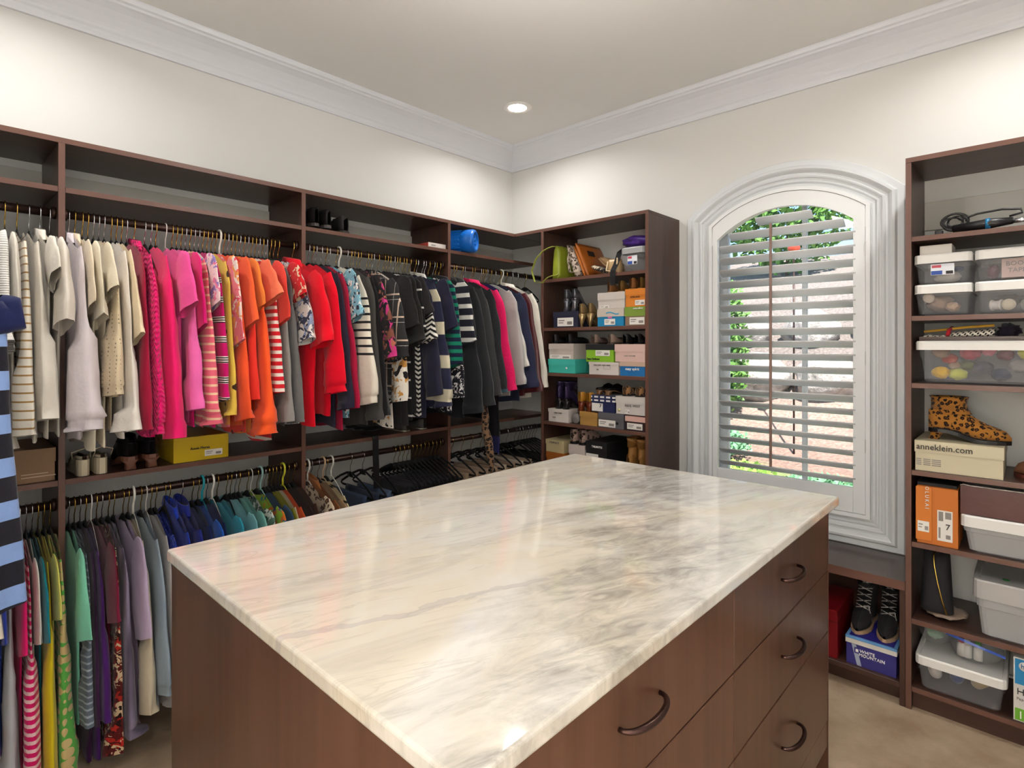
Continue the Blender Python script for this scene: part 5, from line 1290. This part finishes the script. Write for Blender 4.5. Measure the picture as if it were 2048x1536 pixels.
# ---- bottom: toiletries bin with zip bags, printer paper
x, w, h = pb(1830, 1985, 1300, RZ7, -.33)
tub('clear bin of toiletries with a bowed white lid on the bottom shelf', (x, -.345, RZ7), .27, .30, .128)
for k, (c, cc) in enumerate((('white', '#e3ddd4'), ('blue', '#33508f'), ('cream', '#cbb58a'))):
    o = thing('toiletry_bottle', '%s toiletry bottle lying in the bottom bin' % c, 'bottle', (x + .058 + .06 * k, -.262 + .01 * k, RZ7 + .040)); q = lathe('bottle', [(.0001, 0), (.018, .002), (.021, .01), (.021, .06), (.012, .072), (.010, .085), (.0001, .085)], plain('bottle_' + c, cc, .3), o, 16); q.rotation_euler = (.9, 0, .25 * k)
M_FILM = film('zip_bag_film', .16, (.75, .78, .78))
zb_ = thing('zip_bag', 'clear zip bag with a blue seal full of toiletries', 'bag', (x + .178, -.25, RZ7 + .1285))
blob('film', .066, M_FILM, zb_, (0, 0, .05), (1.15, 1.0, .75), .2, 2.4, 51)
strap('blue_seal', [(-.085, -.055, .098), (-.03, -.066, .092), (.03, -.066, .080), (.085, -.055, .066)], .009, .003, (0, .3, 1), plain('blue_seal', '#2c57c0', .35), zb_)
for k, (c, cc, dx) in enumerate((('white cap', '#e9e4da', -.035), ('green capped', '#4fae3a', .01), ('red capped', '#b03038', -.06))):
    o = thing('small_bottle', '%s small bottle inside the clear zip bag' % c, 'bottle', (x + .178 + dx * .7, -.262, RZ7 + .141))
    lathe('bottle', [(.0001, 0), (.014, 0), (.014, .042), (.008, .05), (.0001, .05)], plain('white_bottle', '#e3ded6', .3), o, 14); lathe('cap', [(.0001, .0502), (.010, .0502), (.010, .066), (.0001, .066)], plain('cap_' + cc.strip('#'), cc, .3), o, 14)
zb2 = thing('zip_bag', 'clear zip bag with pale green cloth behind the blue seal', 'bag', (x + .048, -.20, RZ7 + .1285))
blob('film', .055, M_FILM, zb2, (0, 0, .046), (.9, 1.0, .75), .2, 2.2, 53)
lump('green_cloth', 'pale green cloth inside a clear zip bag', 'cloth', (x + .048, -.20, RZ7 + .1285 + .046), .030, fab('#8fae94'), (.9, .9, .75), 54)
hp = thing('printer_paper_box', 'printer paper carton in blue white and green on the bottom shelf', 'box', (x + .285, -.336, RZ7))
box('carton', (0, 0, 0), (.20, .26, .222), card('#d9d6d0'), hp, .001)
box('blue_field', (.004, -.0012, .13), (.196, -.0002, .218), card('#1f7fb5'), hp); box('green_field', (.004, -.0012, .004), (.196, -.0002, .045), card('#6aa82a'), hp)
lathe('white_roundel', [(.0001, 0), (.016, 0), (.016, .001), (.0001, .001)], M_PAPER, hp, 20, (.03, -.0012, .195)).rotation_euler = (PI / 2, 0, 0)
text(hp, 'hp', .022, (.03, -.0026, .189), FACE_Y, card('#1f5f95')); text(hp, 'HP O', .030, (.008, -.0006, .095), FACE_Y, M_INK, align='LEFT'); text(hp, 'Paper/Papel', .013, (.008, -.0006, .075), FACE_Y, M_GREY_INK, align='LEFT'); text(hp, '10', .036, (.010, -.0018, .012), FACE_Y, M_WHITE_INK, align='LEFT')
# ================================================================== bench cubby: red box, blue shoe box, lace-up boots
rb = thing('red_box', 'dark red gloss box leaning in the bench cubby', 'box', (2.085, -.335, .0905)); box('carton', (0, 0, 0), (.095, .29, .20), plain('red_gloss_card', '#7a0f18', .3), rb, .002); box('lid_line', (-.0008, -.0008, .15), (.0958, .2908, .153), plain('red_dark_line', '#4a080e', .4), rb)
x, w, h = pb(1695, 1800, 1298, .0905, -.333)
x -= .008; w = .18; H = .115
wm = thing('blue_shoe_box', 'indigo shoe box with pale blue lid edge lettered in white', 'box', (x, -.333, .0905))
box('box_base', (.003, .003, 0), (w - .003, .297, H - .012), card('#2f2a78'), wm, .001)
box('white_band', (.0005, .0005, H - .028), (w - .0005, .2995, H - .010), card('#d8d2c8'), wm)
box('lid', (0, 0, H - .0098), (w, .30, H), card('#5f93c8'), wm, .001); box('lid_field', (.012, .010, H + .0002), (w - .012, .29, H + .0008), card('#221e86'), wm)
text(wm, 'WHITE', .017, (.078, .0018, .058), FACE_Y, M_WHITE_INK); text(wm, 'MOUNTAIN', .017, (.094, .0018, .043), FACE_Y, M_WHITE_INK)
v, f = strap_geo([(.030, .0022, H - .03), (.050, .0022, .002)], .016, .0006, (1, 0, 0)); mesh_obj('pale_stripe', v, f, card('#a9b0c4'), wm)
box('emblem', (.032, .0012, .050), (.052, .0020, .074), card('#2f2a78'), wm); box('emblem_mark', (.037, .0008, .056), (.047, .0013, .068), M_WHITE_INK, wm)
M_SUEDE = plain('black_suede', '#151315', .85, 0, (120, .4, .003)); M_CREPE = plain('crepe_sole', '#b49472', .7)
M_LACEW = fabric('speckled_lace', 'tweed', ['#16161a', '#d8d4cc'])
for k in range(2):
    shoe('lace_up_boot', 'black suede lace up boot with a tan lug sole on the indigo box', (x + .045 + .082 * k, -.055, .0905 + H + .0012), -.04 + .06 * k, 'boot', M_SUEDE, M_CREPE, h=.0, shaft=.16, L=.25, wd=.94, lace=M_LACEW, group='pair of lace up boots')
# ================================================================== left wall shelves
ZS = .9474
def lbox(label, pl, pr, pt, xf=.335, d=.30, z=ZS, **kw):
    y, w, h = pb(pl, pr, pt, z, xf, False)
    return shoebox(label, (xf, y, z), w, h, d, kw.pop('body'), rz=PI / 2, **kw)
_ = lbox('kraft brown shoe box on the near shelf', 26, 112, 899, body='#8f6f50', lidh=.42)
for j, (a, b) in enumerate(((.02, .09), (.02, .11))): box('print_mark', (a, .0012, .028 - .010 * j), (b, .0019, .031 - .010 * j), card('#c9b49a'), _)
_ = lbox('glossy yellow box with a white barcode label', 347, 457, 872, d=.28, body=plain('yellow_gloss_card', '#c9a91c', .3, 0, None, .05), lidh=.999, stk=(.55, .88, .14, .40))
text(_, 'Annie Flores', .014, (.095, -.0012, .045), FACE_Y, M_INK)
M_CRK = plain('cream_cork', '#cfc3a8', .6)
for k, px in enumerate((166, 202)):
    p = on_x(px, 920, .31)
    shoe('wedge_sandal', 'cream wedge sandal with a thin ankle strap', (.335, p.y, ZS), PI * 1.5, 'mule', M_CRK, M_CRK, h=.052, L=.22, wd=.58, mh=M_CRK, group='pair of cream wedges')
    o = bpy.data.objects['wedge_sandal' + ('.001' if k else '')]
    tube('ankle_strap', [(-.030, -.03, .060), (-.034, -.015, .085), (0, .004, .098), (.034, -.015, .085), (.030, -.03, .060)], .0018, M_CRK, o, 6)
for k, px in enumerate((258, 300)):
    p = on_x(px, 920, .30)
    shoe('platform_bootie', 'black platform bootie with a brown stacked sole', (.335, p.y, ZS), PI * 1.5, 'boot', M_BLK, leather('#6e4636', .5), h=.034, shaft=.05, L=.23, wd=.82, group='pair of black platform booties')
# dark sneakers in the third bay
for k, px in enumerate((812, 846)):
    p = on_x(px, 850, .30)
    shoe('grey_sneaker', 'dark grey soft sneaker with a pale sole on the middle shelf', (.33, p.y - .01, ZS), PI * 1.5, 'flat', leather('#4a4744', .7), plain('pale_sole', '#8f8878', .6), L=.26, wd=.85, h=.0, group='pair of dark grey sneakers', lace=plain('grey_lace', '#a5a29c', .7))
o = lump('black_shawl', 'rumpled black shawl lying on the middle shelf', 'shawl', (.19, on_x(735, 850, .2).y, ZS + .036), .11, fab('#151417'), (.95, .9, .2), 61, .4)
yb_ = on_x(752, 900, .36).y
o = thing('black_belt', 'long black belt hanging over the edge of the middle shelf', 'belt', (0, yb_, 0))
strap('strap', [(.24, 0, ZS + .003), (.33, 0, ZS + .003), (.352, 0, ZS + .002), (.3565, 0, ZS - .01), (.357, 0, ZS - .08), (.358, .004, ZS - .20), (.357, .006, ZS - .26)], .034, .003, (0, 1, 0), M_BLK, o)
# high shelf: black shoes, flat box, blue jug
ZH = 1.9534
for k, px in enumerate((630, 655)):
    p = on_x(px, 440, .32)
    shoe('black_oxford', 'black lace up shoe seen from its heel on the high shelf', (.335, p.y, ZH), PI * 1.5, 'sneaker', leather('#1c191a', .35), leather('#4a4444', .3), L=.24, wd=.72, h=.012, lace=M_BLK, group='pair of black oxfords')
p = on_x(686, 450, .30)
shoe('black_clog', 'black clog beside the black lace up shoes', (.325, p.y, ZH), PI * 1.5, 'sneaker', leather('#1d1b1b', .6), leather('#2a2523', .6), L=.22, wd=.95)
y, w, h = pb(855, 893, 487, ZH, .335, False)
y += .006; w -= .012
fb = thing('flat_game_box', 'flat red and white box on the high shelf', 'box', (.335, y, ZH), PI / 2); box('carton', (0, 0, 0), (w, .22, .026), card('#d9d0ca'), fb, .001); box('red_side', (-.0008, .0005, .0005), (.0002, .2195, .0255), card('#b8463c'), fb); box('print_mark', (.02, -.0008, .010), (.05, .0002, .016), M_GREY_INK, fb)
# blue ribbed jug lying on its side, base to the room
JS = .80
jg = thing('blue_jug', 'bright blue ribbed plastic jug lying on its side above the corner', 'jug', (.20, -.812, ZH + .0865 * JS + .0005), .5)
M_BLUE = plain('blue_plastic', '#1668c4', .3, 0, None, .03)
prof = [(.0001, .0), (.07, .0), (.080, .006), (.084, .02), (.084, .06), (.0805, .064), (.0805, .15), (.084, .154), (.085, .20), (.085, .232), (.0805, .246), (.070, .252), (.060, .250), (.056, .244), (.0001, .244)]
lathe('jug_body', [(a * JS, b * JS) for a, b in prof], M_BLUE, jg, 36, None, 'x')
for k in range(16):
    a = 2 * PI * k / 16
    q = box('rib', (.068 * JS, -.0045, .0795 * JS), (.146 * JS, .0045, .0855 * JS), M_BLUE, jg, .0015); q.rotation_euler = (a, 0, 0)
text(jg, '2', .05 * JS, (.2441 * JS, .0, .004), FACE_X, M_BLUE); text(jg, 'HDPE', .018 * JS, (.2441 * JS, 0, -.024), FACE_X, M_BLUE)
# ================================================================== folded trousers on the lower rod
def trousers(y, zr, m, label, cat='trousers', L=.52, hw=.15, th=.012, group='trousers on the lower rod', seed=0, name='folded_trousers'):
    o = thing(name, label, cat, (RODX, y, zr), 0, group)
    rnd = random.Random(seed); ph = rnd.uniform(0, 6); rr = []
    prof = [(th, -L), (th * 1.05, -L * .8), (th, -L * .55), (th * .8, -.23), (th * .55, -.184), (0, -.169), (-th * .55, -.184), (-th * .8, -.23), (-th, -L * .55), (-th * 1.05, -L * .8), (-th, -L)]
    inner = [(v * .80, w + .0) if abs(v) > th * .6 else (v * .5, w - .0045) for v, w in prof][::-1]
    for k in range(9):
        u = -hw + 2 * hw * k / 8
        rr.append([Vector((u * (1 + .06 * (-w)), v + .12 * th * math.sin(u * 30 + ph) * min(1, max(0, -w - .2) * 4), w)) for v, w in prof + inner])
    v, f = loft(rr); mesh_obj('cloth', v, f, m, o, True)
    return o
LOW = .856
def pant_row(items, y0, y1):
    n = len(items)
    for i, (c, lab, hk) in enumerate(items):
        y = y0 + (y1 - y0) * i / max(1, n - 1)
        hanger(hk, y, LOW, 'holding the ' + ' '.join(lab.split()[:10]), group='hangers on the lower rod', full=True)
        trousers(y, LOW, fab(c), lab, seed=i + int(y0 * 100), th=min(.013, .37 * (y1 - y0) / max(1, n - 1)))
pant_row([('#33415a', 'mid blue jeans folded over a black hanger', 'black'), ('#2a3346', 'dark blue jeans beside the mid blue pair', 'silver'), ('#4a5a74', 'faded blue jeans next to the dark blue pair', 'black')], -1.50, -1.36)
blk = [('#1a191d', 'black trousers first in the dark row'), ('#232127', 'charcoal trousers second in the dark row'), ('#17161a', 'plain black slacks beside the charcoal pair'), ('#2c2030', 'aubergine trousers in the dark row'), ('#1b1a1e', 'black corduroys behind the aubergine pair'), ('#262a36', 'ink trousers beside the corduroys'),
       ('#1d1b1f', 'soft black leggings next to the ink trousers'), ('#2a2430', 'dark plum slacks in the dark row'), ('#16161a', 'black dress trousers beside the plum slacks'), ('#30303a', 'slate trousers near the divider'), ('#1a1a20', 'black jeans near the divider'), ('#3a1a24', 'dark wine trousers last in the dark row')]
pant_row([(c, l, 'gold') for c, l in blk], -1.24, -.935)
pant_row([('#9a8268', 'khaki trousers first in the corner bay', 'gold'), ('#a98c74', 'tan trousers beside the khaki pair', 'gold'), ('#b39a84', 'sand trousers under bare hanger arms', 'gold'), ('#a58a72', 'camel trousers behind the sand pair', 'silver'), ('#b7a28c', 'pale beige trousers in the corner bay', 'silver'), ('#8f7862', 'taupe trousers beside the pale beige pair', 'silver'),
          ('#b9a994', 'stone trousers near the back wall', 'silver'), ('#a8937c', 'fawn trousers beside the stone pair', 'silver')], -.84, -.30)
for i in range(7): hanger('silver', -.262 + .028 * i, LOW, 'left empty at the corner end of the lower rod', group='empty hangers at the corner end of the lower rod', full=True)
# leopard scarf knotted on a hanger in the corner bay
ys = on_x(965, 850, .52).y
sc = thing('leopard_scarf', 'long brown leopard scarf dangling below the dark blazers', 'scarf', (.50, ys, .0))
pts = [(.03, .0, 1.10), (.04, .004, 1.00), (.03, .010, .94), (.05, .016, .88), (.06, .02, .80), (.07, .022, .74), (.075, .024, .68)]
v, f = tube_geo(pts, .02, 10, True, [.016, .022, .02, .024, .022, .015, .004]); mesh_obj('scarf_tail', [Vector((q.x, q.y, q.z)) for q in v], f, fabric('leopard_scarf_cloth', 'leopard', ['#8a6a50', '#171214', '#5a4234'], .022), sc, True)
# ================================================================== striped dress on the rear wall, cut by the picture edge
rr_ = thing('rear_hanging_rod', 'dark bronze hanging rod on brackets along the rear wall', 'rod', (0, 0, 0))
tube('rod_bar', [(.36, -3.035, 1.66), (1.9, -3.035, 1.66)], .015, M_ROD, rr_, 14)
for bx in (.42, 1.84): box('bracket', (bx - .01, -3.394, 1.638), (bx + .01, -3.02, 1.644), M_ROD, rr_); box('bracket_plate', (bx - .02, -3.3995, 1.58), (bx + .02, -3.395, 1.72), M_ROD, rr_)
DX = .985
hanger('gold', -3.035, 1.66, 'on the rear wall rod holding the striped dress', x=DX, rz0=PI / 2)
GK['dress'] = dict(W=.20, T=.03, S=.03, r0=.05, r1=.05, sl='short')
M_STRD = fabric('blue_black_stripes', 'stripe', ['#1f1e28', '#86a3d8'], .104, .56)
g = garment('striped_dress', 'dress', -3.035, 1.66, .775, 1.44, M_STRD, 'black and light blue wide striped dress hanging on the rear rod', 'clothing', None, 901, lambda z, w: (.040 + .02 * min(1, -w), .040 + .02 * min(1, -w)), fab('#202a5a'), -.20, x=DX, rz=PI / 2, msl=fab('#1b2350'))
for q in g.children:
    if q.name.startswith('body'):
        for v_ in q.data.vertices:
            s_ = max(0, -v_.co.z - .12); v_.co.x *= 1 + .20 * s_
GK['slip'] = dict(W=.158, T=.02, S=0, r0=0, r1=0, sl=None)
g2 = garment('cream_slip', 'slip', -3.035, 1.66, .715, None, fab('#d8cdc0'), 'cream underlayer showing below the striped dress hem', 'clothing', None, 902, lambda z, w: (.010, .010), None, 0.0, x=DX, rz=PI / 2)
for q in g2.children:
    for v_ in q.data.vertices:
        s_ = max(0, -v_.co.z - .12); v_.co.x *= 1 + .22 * s_
# ================================================================== outside the window: lawn, mulch bank, boulders, shrubs
PROF = [(.14, -.22), (3.2, -.16), (4.6, .10), (5.8, .62), (6.6, 1.25), (9, 2.5), (13, 3.7), (40, 7)]
def ground(y):
    for (a, za), (b, zb) in zip(PROF, PROF[1:]):
        if y <= b: return za + (zb - za) * (y - a) / (b - a)
    return PROF[-1][1]
vs, fs = [], []; NXg, NYg = 50, 60
for j in range(NYg + 1):
    y = .14 + (26 - .14) * (j / NYg) ** 1.8
    for i in range(NXg + 1):
        x = -16 + 24 * i / NXg
        vs.append((x, y, ground(y) + (.06 * noise.noise(Vector((x * .8, y * .8, 0))) if y > .6 else 0)))
for j in range(NYg):
    for i in range(NXg):
        a = j * (NXg + 1) + i; fs.append((a, a + 1, a + NXg + 2, a + NXg + 1))
t = NT('garden_soil'); sx = t.xyz()
yy = t.math('ADD', sx[1], t.math('MULTIPLY', t.math('SUBTRACT', t.noise(1.1, 4), .5), 2.0))
c = t.ramp(t.math('MULTIPLY', yy, .1), [(.0, '#5f8a3c'), (.34, '#6f9a48'), (.40, '#97796b'), (.56, '#a88f82'), (.66, '#857b75'), (.95, '#958b85')])
sp = t.ramp(t.noise(26, 3), [(.35, .5), (.65, 1.0)])
mu = t.n('ShaderNodeMix', data_type='RGBA', blend_type='MULTIPLY'); mu.inputs[0].default_value = .8; t.l(c, mu.inputs[6]); t.l(sp, mu.inputs[7]); t.col(mu.outputs[2])
t.set(Roughness=1.0); t.bump(t.noise(18, 4), .8, .05)
struct(mesh_obj('garden_ground', vs, fs, t.m, None, True))
t = NT('granite'); t.col(t.ramp(t.noise(7, 6), [(.3, '#77736f'), (.55, '#a39c97'), (.75, '#c6c0ba')])); t.set(Roughness=.9); t.bump(t.noise(12, 5), .8, .05); M_STONE = t.m
rnd = random.Random(5)
B = [(-1.35, 6.1, .44), (-.35, 5.9, .46), (.62, 5.95, .42), (1.55, 6.1, .42), (-.95, 7.0, .40), (.12, 7.0, .40), (1.15, 7.05, .40), (-2.35, 6.3, .44), (2.5, 6.3, .44)]
for i, (bx, by, br) in enumerate(B):
    o = blob('garden_boulder', br, M_STONE, None, (bx, by, ground(by) + br * .42), (1.05, .9, .85), .3, 1.6, i + 70, 3)
    tag(o, 'grey granite boulder ' + ('in the lower row of the bank behind the lawn', 'stacked in the upper row of the bank')[1 if by > 6.4 else 0], 'boulder', 'boulders ' + ('in the lower row', 'in the upper row')[1 if by > 6.4 else 0])
def leafmat(name, a, b):
    t = NT(name); t.col(t.mix(t.noise(5, 2), lin(a), lin(b))); t.set(Roughness=.6); t.b.inputs['Transmission Weight'].default_value = 0; return t.m
LEAF = [leafmat('leaf_bright', '#6fa03a', '#a9c760'), leafmat('leaf_deep', '#3f6e2c', '#6f9a45'), leafmat('leaf_blue', '#4f8a5c', '#86b48a')]
def shrub(name, label, x, y, rx, ry, rz, n, sz, m, seed, group, base=None):
    r = random.Random(seed); z0 = ground(y) if base is None else base
    o = thing(name, label, 'plant', (x, y, z0), 0, group)
    vs, fs = [], []
    for i in range(n):
        while True:
            p = Vector((r.uniform(-1, 1), r.uniform(-1, 1), r.uniform(-1, 1)))
            if .35 < p.length < 1: break
        p = Vector((p.x * rx, p.y * ry, rz * (1 + p.z) + .03))
        d = Vector((r.gauss(0, 1), r.gauss(0, 1), r.gauss(0, .7) + .4)).normalized(); s = d.orthogonal().normalized() * sz * r.uniform(.25, .45); L = d * sz * r.uniform(.7, 1.3)
        b = len(vs); vs += [p, p + L * .5 + s, p + L, p + L * .5 - s]; fs.append((b, b + 1, b + 2, b + 3))
    q = mesh_obj('foliage', vs, fs, m, o); q['kind'] = 'stuff'
    tube('stem', [(0, 0, -.05), (.02, 0, rz * .6), (0, .03, rz * 1.3)], .03, plain('bark', '#5a4a3c', .9), o, 8)
    return o
S = [(-1.15, 4.5, .55, .45, 1.0, 2600, .085, 0, 'tall light green shrub at the left edge of the window view'), (-.55, 5.15, .34, .3, 1.0, 2400, .085, 1, 'deep green shrub behind the light green one'),
     (-2.6, 5.1, .8, .5, 1.2, 2600, .09, 0, 'broad light green shrub beside the boulders'), (-.2, 4.0, .45, .35, .16, 900, .06, 2, 'low bluish groundcover on the mulch'),
     (.35, 3.3, .38, .3, .10, 1300, .06, 0, 'low grassy clump along the lawn edge'), (1.25, 3.2, .42, .3, .11, 1300, .06, 2, 'bluish grassy clump by the lawn edge'), (-.6, 3.3, .42, .3, .12, 1300, .06, 2, 'mint green clump of groundcover at the lawn corner'), (.6, 2.6, .9, .3, .07, 1500, .05, 1, 'deep green tuft of grass just below the window')]
for i, (x_, y_, a_, b_, c_, n_, sz_, m_, lab) in enumerate(S): shrub('garden_shrub', lab, x_, y_, a_, b_, c_, n_, sz_, LEAF[m_], 80 + i, 'shrubs outside the window')
for i, (x_, y_, a_, h_, m_) in enumerate(((-4.3, 10.5, 1.4, 1.6, 0), (-1.35, 10.6, 1.4, 1.7, 1), (1.6, 11, 1.4, 1.5, 0), (4.6, 11.3, 1.4, 1.6, 1), (-7.3, 11, 1.4, 1.9, 1))):
    shrub('garden_tree', ('bushy tree on top of the bank far left', 'dark bushy tree on top of the bank', 'light bushy tree above the boulders', 'dark bushy tree right of the light one', 'wide dark tree beyond the far left one')[i], x_, y_, a_, 1.2, h_, 3600, .16, LEAF[m_], 95 + i, 'trees on the bank')
fd = thing('garden_feeder', 'red bird feeder on a thin pole outside', 'bird feeder', (.62, 4.4, ground(4.4)))
tube('pole', [(0, 0, -.1), (0, 0, 2.55)], .012, M_ROD, fd, 8)
lathe('red_globe', [(.0001, 2.46), (.05, 2.48), (.075, 2.53), (.06, 2.58), (.02, 2.61), (.0001, 2.61)], plain('red_glass', '#c8452e', .3), fd, 16, (.0, 0, 0))
